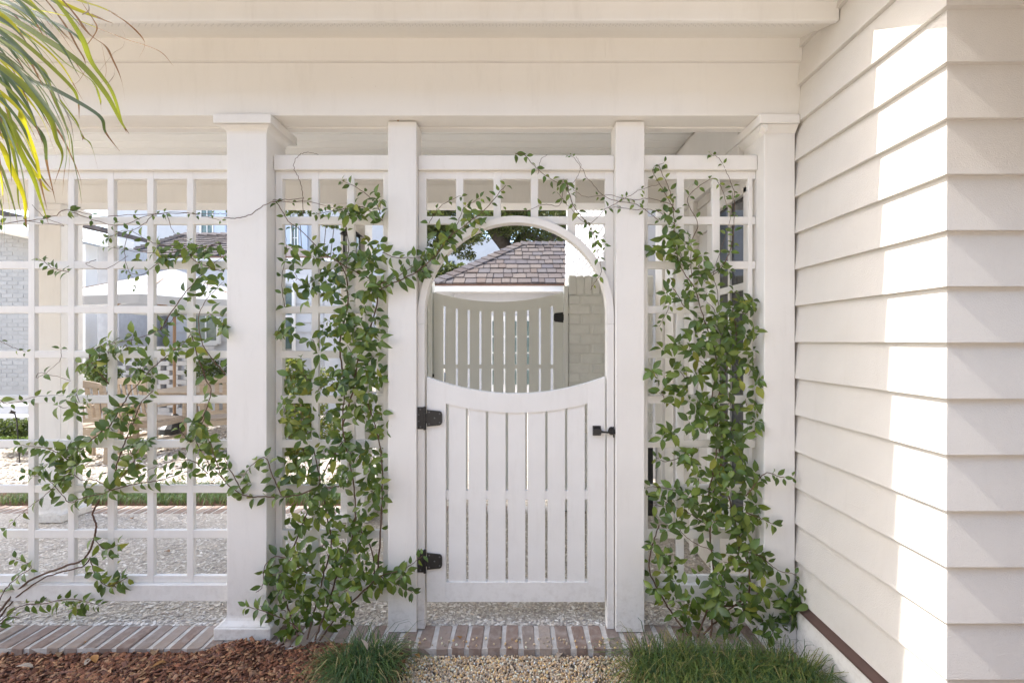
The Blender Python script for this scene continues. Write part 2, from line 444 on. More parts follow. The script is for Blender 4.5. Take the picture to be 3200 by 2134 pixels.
def brick_row(name, x0, x1, y0, y1, period, bw, label_seed):
    random.seed(label_seed)
    bed = box(name, x0, x1, y0 + 0.004, y1, -0.075, -0.0058, MORTAR, bevel=0)
    tag(bed, kind='structure')
    metas = []
    for k in range(7):
        bm = bmesh.new(); bmesh.ops.create_cube(bm, size=1)
        bmesh.ops.bevel(bm, geom=list(bm.edges), offset=0.055, segments=1, affect='EDGES')
        for v in bm.verts:
            v.co.x *= bw; v.co.y *= (y1 - y0) * 0.985; v.co.z *= 0.07
            v.co.x += random.uniform(-.0035, .0035); v.co.y += random.uniform(-.004, .004); v.co.z += random.uniform(-.002, .002)
        me = bpy.data.meshes.new('brick'); bm.to_mesh(me); bm.free(); me.materials.append(BRICK)
        metas.append(me)
    x = x0 + 0.01
    while x + bw < x1:
        o = link('brick', random.choice(metas), (x + bw / 2, (y0 + y1) / 2 + random.uniform(-.003, .003), -0.0355 + random.uniform(-.002, .002)), bed)
        o.rotation_euler = (random.uniform(-.01, .01), random.uniform(-.02, .02), random.uniform(-.03, .03))
        x += period + random.uniform(-.004, .004)
brick_row('brick_edging', -2.95, 1.28, YB0, YB1, 0.0872, 0.0635, 3)
brick_row('brick_edging', -4.9, 1.28, 4.27, 4.47, 0.0872, 0.0635, 4)

# shell chips pressed into the breezeway floor
def chip_template(k, seed):
    r = np.random.default_rng(seed)
    an = np.linspace(0, 2 * np.pi, k, endpoint=False) + r.uniform(-.3, .3, k)
    rad = r.uniform(0.6, 1.05, k)
    top = np.stack([rad * np.cos(an), rad * np.sin(an) * 0.62, np.full(k, 0.0) + r.uniform(-.05, .05, k)], -1)
    c = np.array([[0, 0, 0.16]])
    return np.concatenate([c, top]), [(0, 1 + i, 1 + (i + 1) % k) for i in range(k)]
def shell_chips(name, n, x0, x1, y0, y1, z, smin, smax, label, tilt=0.16, ypow=1.0):
    pal = np.array([(0.78, 0.74, 0.68), (0.74, 0.69, 0.61), (0.66, 0.60, 0.52), (0.52, 0.46, 0.40), (0.84, 0.81, 0.76), (0.40, 0.36, 0.33), (0.70, 0.62, 0.52), (0.78, 0.75, 0.70)])
    tv, tf = chip_template(6, 5)
    M = rotmats(rng, n, tilt)
    s = smin + (smax - smin) * rng.random(n) ** 2
    M = M * s[:, None, None]
    pos = np.stack([rng.uniform(x0, x1, n), y0 + (y1 - y0) * rng.random(n) ** ypow, z + rng.uniform(0, .003, n)], -1)
    mt = np.concatenate([M, pos[:, :, None]], 2)
    cols = pal[rng.integers(0, len(pal), n)] * rng.uniform(0.85, 1.1, n)[:, None]
    o = scatter_mesh(name, tv, tf, mt, cols, CHIP)
    return tag(o, label, 'shells', kind='stuff')
shell_chips('shell_aggregate', 22000, -4.2, 1.25, YB1, 4.26, -0.003, 0.008, 0.021, 'pale crushed oyster shells set in the shaded breezeway floor', ypow=1.25)
shell_chips('shell_gravel', 15000, -8.5, -1.4, 5.2, 9.0, -0.008, 0.018, 0.045, 'loose sunlit oyster shell gravel across the courtyard', tilt=0.5, ypow=1.3)

# gravel path
tag(box('gravel_path', -0.75, 0.75, 0.4, YB0, -0.11, -0.045, GRAVBASE, bevel=0), kind='structure')
def ico():
    bm = bmesh.new(); bmesh.ops.create_icosphere(bm, subdivisions=1, radius=1)
    vs = [tuple(v.co) for v in bm.verts]; fs = [tuple(v.index for v in f.verts) for f in bm.faces]; bm.free()
    return vs, fs
iv, if_ = ico()
n = 10500
M = rotmats(rng, n)
sc = np.stack([rng.uniform(.0045, .0095, n), rng.uniform(.004, .0075, n), rng.uniform(.003, .006, n)], -1)
M = M @ (np.eye(3)[None] * sc[:, None, :])
pos = np.stack([rng.uniform(-.62, .66, n), 1.95 + (YB0 - 1.955) * rng.random(n), -0.041 + rng.uniform(-.004, .008, n)], -1)
pos[:90, 1] = rng.uniform(2.385, 2.47, 90); pos[:90, 2] = .004
pal = np.array([(0.34, 0.275, 0.20), (0.25, 0.215, 0.175), (0.40, 0.28, 0.14), (0.18, 0.165, 0.15), (0.42, 0.35, 0.26), (0.30, 0.215, 0.125), (0.52, 0.47, 0.40), (0.23, 0.17, 0.12), (0.33, 0.28, 0.22)])
cols = np.minimum(.75, 1.8 * np.array([1.03, .98, .9]) * pal[rng.integers(0, len(pal), n)] * rng.uniform(0.8, 1.15, n)[:, None])
tag(scatter_mesh('pea_gravel', iv, if_, np.concatenate([M, pos[:, :, None]], 2), cols, PEBBLE, smooth=True),
    'rounded tan and grey pea gravel in front of the gate', 'gravel', kind='stuff')

# mulch beds
def mulch_z(x, y):
    z = -0.045 + 0.012 * np.sin(x * 5.1 + 1.0) * np.cos(y * 7.0)
    for cx, cy, h, r in ((-1.36, 2.40, 0.065, 0.16), (-0.98, 2.34, 0.05, 0.22), (-0.75, 2.22, 0.03, 0.2), (-2.2, 2.1, .02, .4)):
        z = z + h * np.exp(-((x - cx) ** 2 + (y - cy) ** 2) / (r * r))
    return z
def bed(name, x0, x1, y0, y1, nx, ny):
    xs = np.linspace(x0, x1, nx); ys = np.linspace(y0, y1, ny)
    vs = [(x, y, float(mulch_z(x, y)) - 0.012) for y in ys for x in xs]
    fs = [(j * nx + i, j * nx + i + 1, (j + 1) * nx + i + 1, (j + 1) * nx + i) for j in range(ny - 1) for i in range(nx - 1)]
    me = make_mesh(name, vs, fs, SOIL, True)
    return tag(link(name, me), kind='structure')
bed('mulch_bed', -3.2, -0.52, 0.6, 2.40, 60, 40)
bed('soil_bed', 0.52, 1.46, 1.0, 2.41, 30, 30)
bed('unseen_dark_bed', 1.47, 9.0, -3.0, 1.60, 40, 30)  # unseen dark bed added to cut ground bounce on the front wall
def mulch(name, n, x0, x1, y0, y1, label):
    tv = [(-1, -1, -.5), (1, -1, -.5), (1, 1, -.5), (-1, 1, -.5), (-.8, -.9, .5), (.9, -.7, .5), (.85, .9, .45), (-.9, .75, .55)]
    tf = [(0, 3, 2, 1), (4, 5, 6, 7), (0, 1, 5, 4), (1, 2, 6, 5), (2, 3, 7, 6), (3, 0, 4, 7)]
    M = rotmats(rng, n, 0.55)
    L = 0.005 + 0.024 * rng.random(n) ** 2.6
    sc = np.stack([L, np.minimum(L, 0.004 + 0.008 * rng.random(n)), 0.0015 + 0.0025 * rng.random(n)], -1)
    M = M @ (np.eye(3)[None] * sc[:, None, :])
    x = rng.uniform(x0, x1, n); y = y0 + (y1 - y0) * rng.random(n)
    pos = np.stack([x, y, mulch_z(x, y) + rng.uniform(-.008, .012, n)], -1)
    pal = np.array([(0.15, 0.075, 0.05), (0.21, 0.105, 0.068), (0.28, 0.15, 0.09), (0.10, 0.055, 0.042), (0.36, 0.235, 0.14), (0.17, 0.10, 0.08), (0.23, 0.11, 0.068), (0.30, 0.20, 0.135)])
    cols = pal[rng.integers(0, len(pal), n)] * rng.uniform(0.6, 1.2, n)[:, None] * np.array([1.12, .98, .88])
    return tag(scatter_mesh(name, tv, tf, np.concatenate([M, pos[:, :, None]], 2), cols, MULCHM), label, 'mulch', kind='stuff')
mulch('bark_mulch', 24000, -2.75, -0.55, 1.85, 2.415, 'reddish brown bark mulch chips in the bed before the left trellis')
mulch('bark_mulch', 2500, 0.62, 1.44, 1.85, 2.40, 'brown mulch showing under the grass by the clapboard wall')

# ------------------------------------------------------------------ clapboard house (right)
XW, YC = 1.434, 1.629
hs = thing('clapboard_house', 'cream clapboard house corner on the right with a sunlit strip', 'house', (XW, YC, 0))
E, T0, T1 = 0.1855, 0.001, 0.0215
def side_board(z0, y_end, xw=XW, yc=YC):
    z1 = z0 + E + 0.012
    ti = T0 - (T1 - T0) * 0.012 / E
    # vertices: outer bottom, outer top, inner top, inner bottom at the corner (mitred) and at the far end
    vs = [(xw - T1, yc - T1, z0), (xw - ti, yc - ti, z1), (xw + .03, yc + .03, z1), (xw + .03, yc + .03, z0),
          (xw - T1, y_end, z0), (xw - ti, y_end, z1), (xw + .03, y_end, z1), (xw + .03, y_end, z0)]
    fs = [(0, 1, 2, 3), (4, 7, 6, 5), (0, 4, 5, 1), (1, 5, 6, 2), (2, 6, 7, 3), (3, 7, 4, 0)]
    return vs, fs
def front_board(z0, x_end):
    z1 = z0 + E + 0.012
    ti = T0 - (T1 - T0) * 0.012 / E
    vs = [(XW - T1, YC - T1, z0), (XW - ti, YC - ti, z1), (XW + .03, YC + .03, z1), (XW + .03, YC + .03, z0),
          (x_end, YC - T1, z0), (x_end, YC - ti, z1), (x_end, YC + .03, z1), (x_end, YC + .03, z0)]
    fs = [(0, 3, 2, 1), (4, 5, 6, 7), (0, 1, 5, 4), (1, 2, 6, 5), (2, 3, 7, 6), (3, 0, 4, 7)]
    return vs, fs
random.seed(5)
for k in range(-7, 10):
    z0 = H - 0.003 + E * k
    for fn, end in ((side_board, 2.53), (front_board, 4.2)):
        vs, fs = fn(z0, end)
        a = Acc(); a.add(vs, fs)
        o = a.build('clapboard', SIDING, hs); recalc(o.data)
box('wall_core', XW + 0.029, 4.2, YC + 0.029, 2.6, -0.07, H + 1.9, SIDING, hs, bevel=0)
zb = H - 0.003 - 7 * E
# drip flashing and skirt board
prism('flashing', [(XW - 0.052, zb - 0.032), (XW - 0.052, zb - 0.022), (XW - 0.012, zb - 0.002), (XW + 0.02, zb - 0.002), (XW + 0.02, zb - 0.032)], 'y', YC - 0.052, 2.46, FLASH, hs)
prism('flashing', [(YC - 0.052, zb - 0.032), (YC - 0.052, zb - 0.022), (YC - 0.012, zb - 0.002), (YC + 0.02, zb - 0.002), (YC + 0.02, zb - 0.032)], 'x', XW - 0.05, 4.2, FLASH, hs)
box('skirt_board', XW - 0.034, XW + 0.02, YC - 0.034, 2.46, -0.09, zb - 0.034, WHITE, hs)
box('skirt_board', XW + 0.021, 4.2, YC - 0.034, YC + 0.02, -0.09, zb - 0.034, WHITE, hs)
# gable roof of the house: rake edge over the side wall rises to the back
w = 0.35
def rakez(y): return H + 1.026 + 0.62 * (y - 1.629) + w
ys0, ys1 = 1.0, 4.6
prism('roof', [(ys0, rakez(ys0)), (ys1, rakez(ys1)), (ys1, rakez(ys1) + 0.14), (ys0, rakez(ys0) + 0.14)], 'x', XW - w, 4.6, WHITE, hs)

# inner side wall of the breezeway with window
XI = 1.258
box('inner_wall', XI + 0.012, 3.0, 2.62, 4.30, -0.06, H + 1.55, SIDING, hs, bevel=0)
for k in range(-8, 9):
    z0 = H - 0.003 + E * k
    for (y0, y1) in ((3.20, 3.42), (3.52, 3.84)):
        vs = [(XI - 0.005, y0, z0), (XI + 0.010, y0, z0 + E), (XI + .02, y0, z0 + E), (XI + .02, y0, z0), (XI - 0.005, y1, z0), (XI + 0.010, y1, z0 + E), (XI + .02, y1, z0 + E), (XI + .02, y1, z0)]
        a = Acc(); a.add(vs, [(0, 1, 2, 3), (4, 7, 6, 5), (0, 4, 5, 1), (1, 5, 6, 2), (2, 6, 7, 3), (3, 7, 4, 0)])
        o = a.build('clapboard', SIDING, hs); recalc(o.data)
for (y0, y1) in ((3.43, 3.51),):
    box('corner_trim', XI - 0.03, XI + 0.02, y0, y1, 0, H + 1.45, WHITE, hs)
box('frieze_board', XI - 0.035, XI + 0.02, 2.72, 4.05, H + 0.985, H + 1.45, WHITE, hs)
win = box('window', XI - 0.002, XI + 0.03, 2.64, 3.14, 0.42, H + 0.84, GLASS, hs, bevel=0)
zt, zbm = H + 0.84, 0.42
for (y0, y1, z0, z1) in ((2.615, 2.665, zbm, zt), (3.10, 3.18, zbm - .05, zt + .06), (2.61, 3.10, zt - .03, zt + .05), (2.61, 3.10, zbm - .05, zbm + .05)):
    box('frame', XI - 0.03, XI + 0.004, y0, y1, z0, z1, WHITE, win)
box('muntin', XI - 0.016, XI + 0.003, 2.87, 2.895, zbm, zt, WHITE, win)
box('meeting_rail', XI - 0.019, XI + 0.003, 2.665, 3.10, H + 0.285, H + 0.325, WHITE, win)

# ------------------------------------------------------------------ covered breezeway (roof, beams, ceiling)
ZB = H + 1.1456
br = thing('covered_breezeway', 'white painted breezeway roof with wide beam over the trellis and gate', 'porch roof', (0, 2.5, ZB))
XL = -9.2
box('beam', XL, XW - 0.004, 2.47, 2.60, ZB, H + 1.415, BEAM, br)
box('beam_liner', XL, 1.254, 2.6015, 2.655, ZB - 0.006, H + 1.41, BEAM, br)
box('frieze_board', XL, 0.4335, 2.455, 2.50, H + 1.4165, H + 1.56, BEAM, br, bevel=0.0007)
box('frieze_board', 0.434, XW - 0.004, 2.455, 2.50, H + 1.4165, H + 1.56, BEAM, br, bevel=0.0007)
prism('soffit', [(2.19, H + 1.432), (2.475, H + 1.538), (2.475, H + 1.556), (2.19, H + 1.45)], 'x', XL, XW - 0.01, BEAM, br)
box('fascia', XL, XW - 0.008, 2.165, 2.189, H + 1.428, H + 1.60, WHITE, br)
prism('gutter', [(2.164, H + 1.512), (2.03, H + 1.512), (1.991, H + 1.56), (1.991, H + 1.64), (2.164, H + 1.64)], 'x', XL, XW + .02, WHITE, br)
prism('roof_slab', [(1.99, H + 1.642), (3.35, H + 2.16), (4.6, H + 1.676), (4.6, H + 1.78), (3.35, H + 2.27), (1.99, H + 1.75)], 'x', XL, 1.45, WHITE, br)
# perforated soffit vent holes
a = Acc()
for i in range(120):
    for j in range(3):
        y = 2.205 + j * 0.016
        x = -2.3 + i * 0.0305 + (j % 2) * 0.015
        zc = H + 1.432 + (y - 2.19) * 0.372 - 0.0006
        pts = [(x + 0.0026 * math.cos(t), y + 0.0026 * math.sin(t), zc + 0.0026 * math.sin(t) * 0.372) for t in [k * math.pi / 3 for k in range(6)]]
        a.add(pts, [(0, 1, 2, 3, 4, 5)])
o = a.build('vent_hole', BLACK, br); tag(o, kind='stuff')
# ceiling boards
y = 2.657; i = 0
while y < 4.03:
    y2 = min(y + 0.1245, 4.03)
    box('ceiling_board', XL, 1.254, y, y2 - 0.009, H + 1.50, H + 1.518, CEIL, br, bevel=0.003)
    y += 0.1245
box('ceiling_deck', XL, 1.254, 2.657, 4.03, H + 1.519, H + 1.53, CEIL, br, bevel=0)
# far beam
box('beam', XL, 1.254, 4.042, 4.055, H + 1.3, H + 1.53, BEAM, br)
box('beam', XL, 1.254, 4.029, 4.255, ZB, H + 1.299, BEAM, br)
box('fascia', XL, 1.254, 4.256, 4.28, ZB + .02, H + 1.6, WHITE, br)

# ------------------------------------------------------------------ columns and posts
def cove_ring(name, x0, x1, y0, y1, zt, zb_, pr, m, parent):
    """cove moulding: profile from projection pr at the top to 0 at the bottom"""
    prof = []
    for k in range(6):
        t = k / 5
        prof.append((pr * (1 - math.sin(t * math.pi / 2)) , zt + (zb_ - zt) * (1 - math.cos(t * math.pi / 2)) * 1.0))
    vs, fs = [], []
    for p, z in prof:
        vs += [(x0 - p, y0 - p, z), (x1 + p, y0 - p, z), (x1 + p, y1 + p, z), (x0 - p, y1 + p, z)]
    for k in range(len(prof) - 1):
        for c in range(4):
            d = (c + 1) % 4
            fs.append((k * 4 + c, k * 4 + d, (k + 1) * 4 + d, (k + 1) * 4 + c))
    fs.append((0, 1, 2, 3)); e = (len(prof) - 1) * 4; fs.append((e + 3, e + 2, e + 1, e))
    a = Acc(); a.add(vs, fs)
    o = a.build(name, m, parent); recalc(o.data); return o

def column(label, x0, x1, y0, y1, group=None, right=True):
    c = thing('porch_column', label, 'column', ((x0 + x1) / 2, (y0 + y1) / 2, 0), group)
    box('shaft', x0, x1, y0, y1, 0.02, ZB - 0.047, WHITE, c, bevel=0.003)
    p = 0.0435
    cap = box('capital', x0 - p, x1 + p, y0 - p, y1 + p, ZB - 0.047, ZB - 0.0015, WHITE, c)
    cove_ring('cove', x0, x1, y0, y1, ZB - 0.049, ZB - 0.083, 0.034, WHITE, cap)
    p = 0.042
    bs = box('base', x0 - p, x1 + p, y0 - p, y1 + p, 0.0, 0.062, WHITE, c, bevel=0.004)
    cv = cove_ring('base_cap', x0, x1, y0, y1, 0.0635, 0.104, 0.034, WHITE, bs)
    return c
column('square white column with capital left of the vine covered trellis, front row', -1.497, -1.2925, 2.49, 2.6945)
column('white column seen through the left trellis, back row of breezeway', -4.055, -3.845, 4.08, 4.29)
farcol = column('white column behind the middle vine trellis, back row of breezeway', -1.497, -1.2925, 4.08, 4.2845)

# pilaster against the house
pl = thing('wall_pilaster', 'white pilaster with capital against the clapboard wall', 'pilaster', (1.34, 2.55, 0))
box('shaft', 1.255, XW - 0.021, 2.49, 2.72, -0.05, ZB - 0.047, WHITE, pl, bevel=0.003)
cap = box('capital', 1.255 - 0.0435, XW - 0.021, 2.4465, 4.03, ZB - 0.047, ZB - 0.0015, WHITE, pl)
prism('cove', [(1.2555, ZB - 0.083), (1.224, ZB - 0.049), (1.2555, ZB - 0.049)], 'y', 2.458, 4.0, WHITE, pl)
prism('cove', [(2.4895, ZB - 0.083), (2.458, ZB - 0.049), (2.4895, ZB - 0.049)], 'x', 1.225, XW - 0.021, WHITE, pl)
box('base', 1.255 - 0.04, XW - 0.036, 2.45, 2.76, -0.06, 0.07, WHITE, pl)
pf = thing('wall_pilaster', 'pale pilaster at the back end of the breezeway, right', 'pilaster', (1.23, 4.2, 0))
box('shaft', 1.20, 1.2575, 4.08, 4.28, -0.05, ZB - 0.002, WHITE, pf)
box('return_trim', 1.2225, 1.2575, 3.86, 4.079, 0.0, ZB - 0.05, WHITE, pf)

pL = thing('gate_post', 'square white post on the hinge side of the front gate', 'post', (-0.606, 2.6, 0))
box('shaft', -0.680, -0.532, 2.52, 2.655, 0.0, ZB - 0.0065, WHITE, pL, bevel=0.0025)
a = Acc(); a.add([P(1244 + 3.2 * math.cos(t), 375 + 6 * math.sin(t), 2.5192) for t in [k * math.pi / 4 for k in range(8)]], [tuple(range(7, -1, -1))])
a.build('knot', FALLEN[0], pL)
pR = thing('gate_post', 'square white post on the latch side of the front gate', 'post', (0.576, 2.6, 0))
box('shaft', 0.5023, 0.650, 2.52, 2.655, 0.0, ZB - 0.0065, WHITE, pR, bevel=0.0025)

# ------------------------------------------------------------------ trellis panels
TF, TB = 2.575, 2.600
ROWS = [(560, 677), (701, 816), (840, 956), (979, 1096), (1119, 1236), (1260, 1375), (1399, 1516), (1540, 1656), (1682, 1798)]
def zt_(v): return Z(v, TF)
def trellis(label, xa, xb, vbars, capx=None, group=None):
    t = thing('trellis_panel', label, 'trellis', ((xa + xb) / 2, TF, 0.2))
    ca, cb = capx or (xa, xb)
    box('cap_rail', ca, cb, 2.556, 2.618, Z(531, 2.556), Z(484, 2.556), WHITE, t, bevel=0.004)
    box('bottom_rail', ca, cb, 2.556, 2.618, Z(1879, 2.556), Z(1826, 2.556), WHITE, t, bevel=0.004)
    zlo, zhi = Z(1826, 2.556) + .0006, Z(531, 2.556) - .0006
    for (x0, x1) in vbars:
        box('upright_bar', x0, x1, TF, TB, zlo, zhi, WHITE, t, bevel=0.0025)
    xs0, xs1 = vbars[0][0], vbars[-1][1]
    if xa < xs0 - 0.002: xs0 = xa
    if xb > xs1 + 0.002: xs1 = xb
    box('cross_bar', xs0, xs1, TF + .0012, TB - .0012, zt_(560), zhi, WHITE, t, bevel=0.002)
    for i in range(len(ROWS) - 1):
        box('cross_bar', xs0, xs1, TF + .0012, TB - .0012, zt_(ROWS[i + 1][0]), zt_(ROWS[i][1]), WHITE, t, bevel=0.002)
    box('cross_bar', xs0, xs1, TF + .0012, TB - .0012, zlo, zt_(1798), WHITE, t, bevel=0.002)
    return t
def ub(u0, u1): return (X(u0, TF), X(u1, TF))
lb = []
for k in range(11):
    x1 = X(604, TF) - k * 0.2101
    lb.append((x1 - 0.0355, x1))
lb.reverse()
trellis('white square lattice trellis left of the front column, lightly covered by vine', -3.84, -1.4985, lb)
trellis('narrow white lattice trellis between front column and gate post, thick with vine', -1.291, -0.6815,
        [(-1.291, X(882, TF)), ub(973, 995), ub(1084, 1107), (X(1197, TF), -0.6815)])
trellis('narrow white lattice trellis between latch post and pilaster, overgrown on its right', 0.6515, 1.2535,
        [(0.6515, X(2025, TF)), ub(2115, 2138), ub(2226, 2250), (X(2338, TF), X(2352, TF))], capx=(0.6515, 1.2535))

# arched panel over the gate
ar = thing('arched_trellis', 'white arched lattice panel and jambs framing the front gate', 'arch', (-0.017, 2.58, 0))
AX, AZ, RI, RO = X(1612, 2.548), Z(981, 2.548), 0.4777, 0.5145
box('cap_rail', -0.531, 0.5013, 2.556, 2.618, Z(531, 2.556), Z(485, 2.556), WHITE, ar, bevel=0.004)
zhi = Z(531, 2.556) - .0006
vs, fs = [], []
NA = 48
for k in range(NA + 1):
    t = math.pi * k / NA
    for r in (RI, RO):
        for y in (2.548, 2.612):
            vs.append((AX + r * math.cos(t), y, AZ + r * math.sin(t)))
for k in range(NA):
    b = k * 4; c = b + 4
    fs += [(b, b + 2, c + 2, c), (b + 1, c + 1, c + 3, b + 3), (b, c, c + 1, b + 1), (b + 2, b + 3, c + 3, c + 2)]
a = Acc(); a.add(vs, fs); o = a.build('arch_band', WHITE, ar); recalc(o.data)
bmx = o.modifiers.new('edge', 'BEVEL'); bmx.width = 0.002; bmx.segments = 1; bmx.limit_method = 'ANGLE'
for s in (-1, 1):
    x0, x1 = sorted((AX + s * RI, AX + s * RO))
    box('jamb', x0, x1, 2.548, 2.612, Z(1012, 2.548) + .0007, AZ - 0.0005, WHITE, ar, bevel=0)
    box('jamb', x0, x1, 2.548, 2.612, 0.0, Z(1012, 2.548), WHITE, ar)
def arch_v(x, ro=RO):   # z of the outer arch at x
    d = x - AX
    return AZ + math.sqrt(max(0.0, ro * ro - d * d))
xl0, xl1 = -0.531, X(1332, TF); xr0, xr1 = X(1891, TF), 0.5013
box('upright_bar', xl0, xl1, TF, TB, arch_v(xl1) - 0.17, zhi, WHITE, ar)
box('upright_bar', xr0, xr1, TF, TB, arch_v(xr0) - 0.17, zhi, WHITE, ar)
for (u0, u1) in ((1425, 1448), (1542, 1565), (1659, 1682), (1774, 1798)):
    x0, x1 = ub(u0, u1)
    box('upright_bar', x0, x1, TF, TB, min(arch_v(x0), arch_v(x1)) - 0.02, zhi, WHITE, ar)
box('cross_bar', xl0, xr1, TF + .0012, TB - .0012, zt_(560), zhi, WHITE, ar)
za, zb2 = zt_(700), zt_(676)
box('cross_bar', xl0, X(1560, TF), TF + .0012, TB - .0012, za, zb2, WHITE, ar)
box('cross_bar', X(1664, TF), xr1, TF + .0012, TB - .0012, za, zb2, WHITE, ar)
box('cross_bar', xl0, X(1350, TF), TF + .0012, TB - .0012, zt_(840), zt_(816), WHITE, ar)
box('cross_bar', X(1874, TF), xr1, TF + .0012, TB - .0012, zt_(840), zt_(816), WHITE, ar)

# ------------------------------------------------------------------ gates
def gate(name, label, D, ul, ur, vte, vtc, vre, vrc, vmid, vbot, stile_in, gaps, gapw, m, thick=0.04, extra=0):
    xl, xr = X(ul, D), X(ur, D)
    gt = thing(name, label, 'gate', ((xl + xr) / 2, D, 0.07))
    xm = (xl + xr) / 2; hw = (xr - xl) / 2
    def ctop(x): return Z(vtc, D) + (Z(vte, D) - Z(vtc, D)) * ((x - xm) / hw) ** 2
    si0, si1 = X(stile_in[0], D), X(stile_in[1], D)
    hw2 = (si1 - si0) / 2; xm2 = (si0 + si1) / 2
    def cbot(x): return Z(vrc, D) + (Z(vre, D) - Z(vrc, D)) * ((x - xm2) / hw2) ** 2
    zb0 = Z(vbot[1], D); zb1 = Z(vbot[0], D)
    # stiles run up to the curved top rail
    def stile(x0, x1):
        top = [(x1 - (x1 - x0) * k / 6, ctop(x1 - (x1 - x0) * k / 6)) for k in range(7)]
        prism('stile', [(x0, zb0), (x1, zb0)] + top, 'y', D, D + thick, m, gt)
    stile(xl, si0 - 0.0004); stile(si1 + 0.0004, xr)
    K = 26
    top = [(si0 + (si1 - si0) * k / K) for k in range(K + 1)]
    poly = [(x, cbot(x)) for x in top] + [(x, ctop(x)) for x in reversed(top)]
    prism('top_rail', poly, 'y', D + 0.0006, D + thick, m, gt)
    prism('bottom_rail', [(si0, zb0), (si1, zb0), (si1, zb1), (si0, zb1)], 'y', D + 0.0006, D + thick, m, gt)
    zm0, zm1 = Z(vmid[1], D), Z(vmid[0], D)
    edges = [si0] + [X(g, D) for g in gaps] + [si1]
    gw = gapw * D / F
    # slats between the gaps
    cs = [X(g, D) for g in gaps]
    for i in range(len(cs) - 1):
        x0, x1 = cs[i] + gw / 2, cs[i + 1] - gw / 2
        pts = [(x0, zb1 - 0.01), (x1, zb1 - 0.01)] + [(x1 - (x1 - x0) * k / 4, cbot(x1 - (x1 - x0) * k / 4) + 0.012) for k in range(5)]
        prism('slat', pts, 'y', D + 0.007, D + 0.026, m, gt)
    prism('middle_rail', [(si0, zm0), (si1, zm0), (si1, zm1), (si0, zm1)], 'y', D + 0.009 + extra, D + thick - 0.003, m, gt)
    return gt
DG = 2.552
gaps = [1393.5 + 4 + 62.05 * k for k in range(8)]
gf = gate('garden_gate', 'white slatted front gate with scooped top and black hinges', DG, 1334, 1890, 1178, 1230, 1261, 1290, (1535, 1561), (1819, 1880), (1393, 1837), gaps, 8.2, GATEW)
# middle rail fills the gaps flush: small blocks are the rail itself seen between slats
def screw(p, r, parent, n=(0, -1, 0)):
    a = Acc()
    a.tube([Vector(p), Vector(p) + Vector((0, -0.0022, 0))], [r, r * 0.8], 8)
    return a.build('screw', SCREWM, parent)
def hinge(uc, vc, D, parent, flip=1, k=1.0, screws=True):
    """butterfly gate hinge; knuckle at pixel (uc, vc)"""
    s = D / F * k
    cx, cz = X(uc, D), Z(vc, D)
    def pt(du, dv): return (cx + flip * du * s, cz - dv * s)
    h = prism('hinge', [pt(-24, -34), pt(-3, -34), pt(-3, 34), pt(-24, 34)], 'y', D - 0.0065, D - 0.0005, BLACK, parent)
    prism('strap', [pt(6, -26), pt(46, -22), pt(51, -19), pt(53.5, -13), pt(53.5, 13), pt(51, 19), pt(46, 22), pt(6, 26)], 'y', D - 0.0065, D - 0.0005, BLACK, h)
    a = Acc()
    for (v0, v1, r) in ((-36, -15.5, .0075), (-15, 14.5, .0068), (15, 36, .0075)):
        p0, p1 = pt(0, v0), pt(0, v1)
        a.tube([(p0[0], D - 0.007, p0[1]), (p1[0], D - 0.007, p1[1])], r * k, 10)
    q0, q1 = pt(0, -15), pt(8, 15)
    a.box(min(q0[0], q1[0]), max(q0[0], q1[0]), D - 0.008, D - 0.002, min(q0[1], q1[1]), max(q0[1], q1[1]))
    a.build('knuckle', BLACK, h)
    if screws:
        for (du, dv) in ((-14, -28), (-19, -11), (-19, 9), (-14, 27), (13.5, -19), (46, -14), (30, -.5), (13.5, 18), (46, 13.5)):
            q = pt(du, dv); screw((q[0], D - 0.0064, q[1]), 0.0042, h)
    return h
hinge(1328.5, 1306, 2.548, gf)
hinge(1328.5, 1752, 2.548, gf)
# latch: housing on the gate, bar across, striker on the jamb
D = DG
lt = box('latch', X(1851.5, D), X(1877.5, D), D - 0.026, D - 0.004, Z(1354, D), Z(1337, D), BLACK, gf, bevel=0.003)
box('plate', X(1851.8, D), X(1877.2, D), D - 0.005, D - 0.0006, Z(1360, D), Z(1329.5, D), BLACK, lt, bevel=0.001)
for (u, v) in ((1856, 1331.5), (1874, 1331.5), (1855.5, 1357), (1874, 1357)):
    screw((X(u, D), D - 0.0046, Z(v, D)), 0.003, lt)
a = Acc(); a.tube([(X(1876, D), D - 0.015, Z(1347, D)), (X(1888, D), D - 0.016, Z(1348.5, D)), (X(1912, D), D - 0.017, Z(1349.5, D))], [.0065, .0048, .0055], 8)
a.build('bar', BLACK, lt)
a = Acc()
a.tube([(X(1899, D), D - 0.006, Z(1345, D)), (X(1921, D), D - 0.006, Z(1345, D))], 0.006, 8)
def disc(cx, cy, cz, rx, rz, y0, y1, nn=14):
    return [(cx + rx * math.cos(2 * math.pi * k / nn), cz + rz * math.sin(2 * math.pi * k / nn)) for k in range(nn)]
prism('striker', disc(X(1910, D), D, Z(1345, D), 0.0175, 0.0215, 0, 0), 'y', D - 0.0105, D - 0.0048, BLACK, lt)
a.build('striker_neck', BLACK, lt)
a = Acc(); a.tube(catmull([(X(1915, D), D - 0.02, Z(1331, D)), (X(1913, D), D - 0.024, Z(1342, D)), (X(1914, D), D - 0.022, Z(1352, D)), (X(1916, D), D - 0.018, Z(1364, D))], 4), 0.0032, 6)
a.build('catch', BLACK, lt)
a = Acc(); a.tube([(X(1919, D), D - 0.008, Z(1352, D)), (X(1923, D), D - 0.013, Z(1350, D))], [0.006, 0.009], 8); a.build('knob', BLACK, lt)

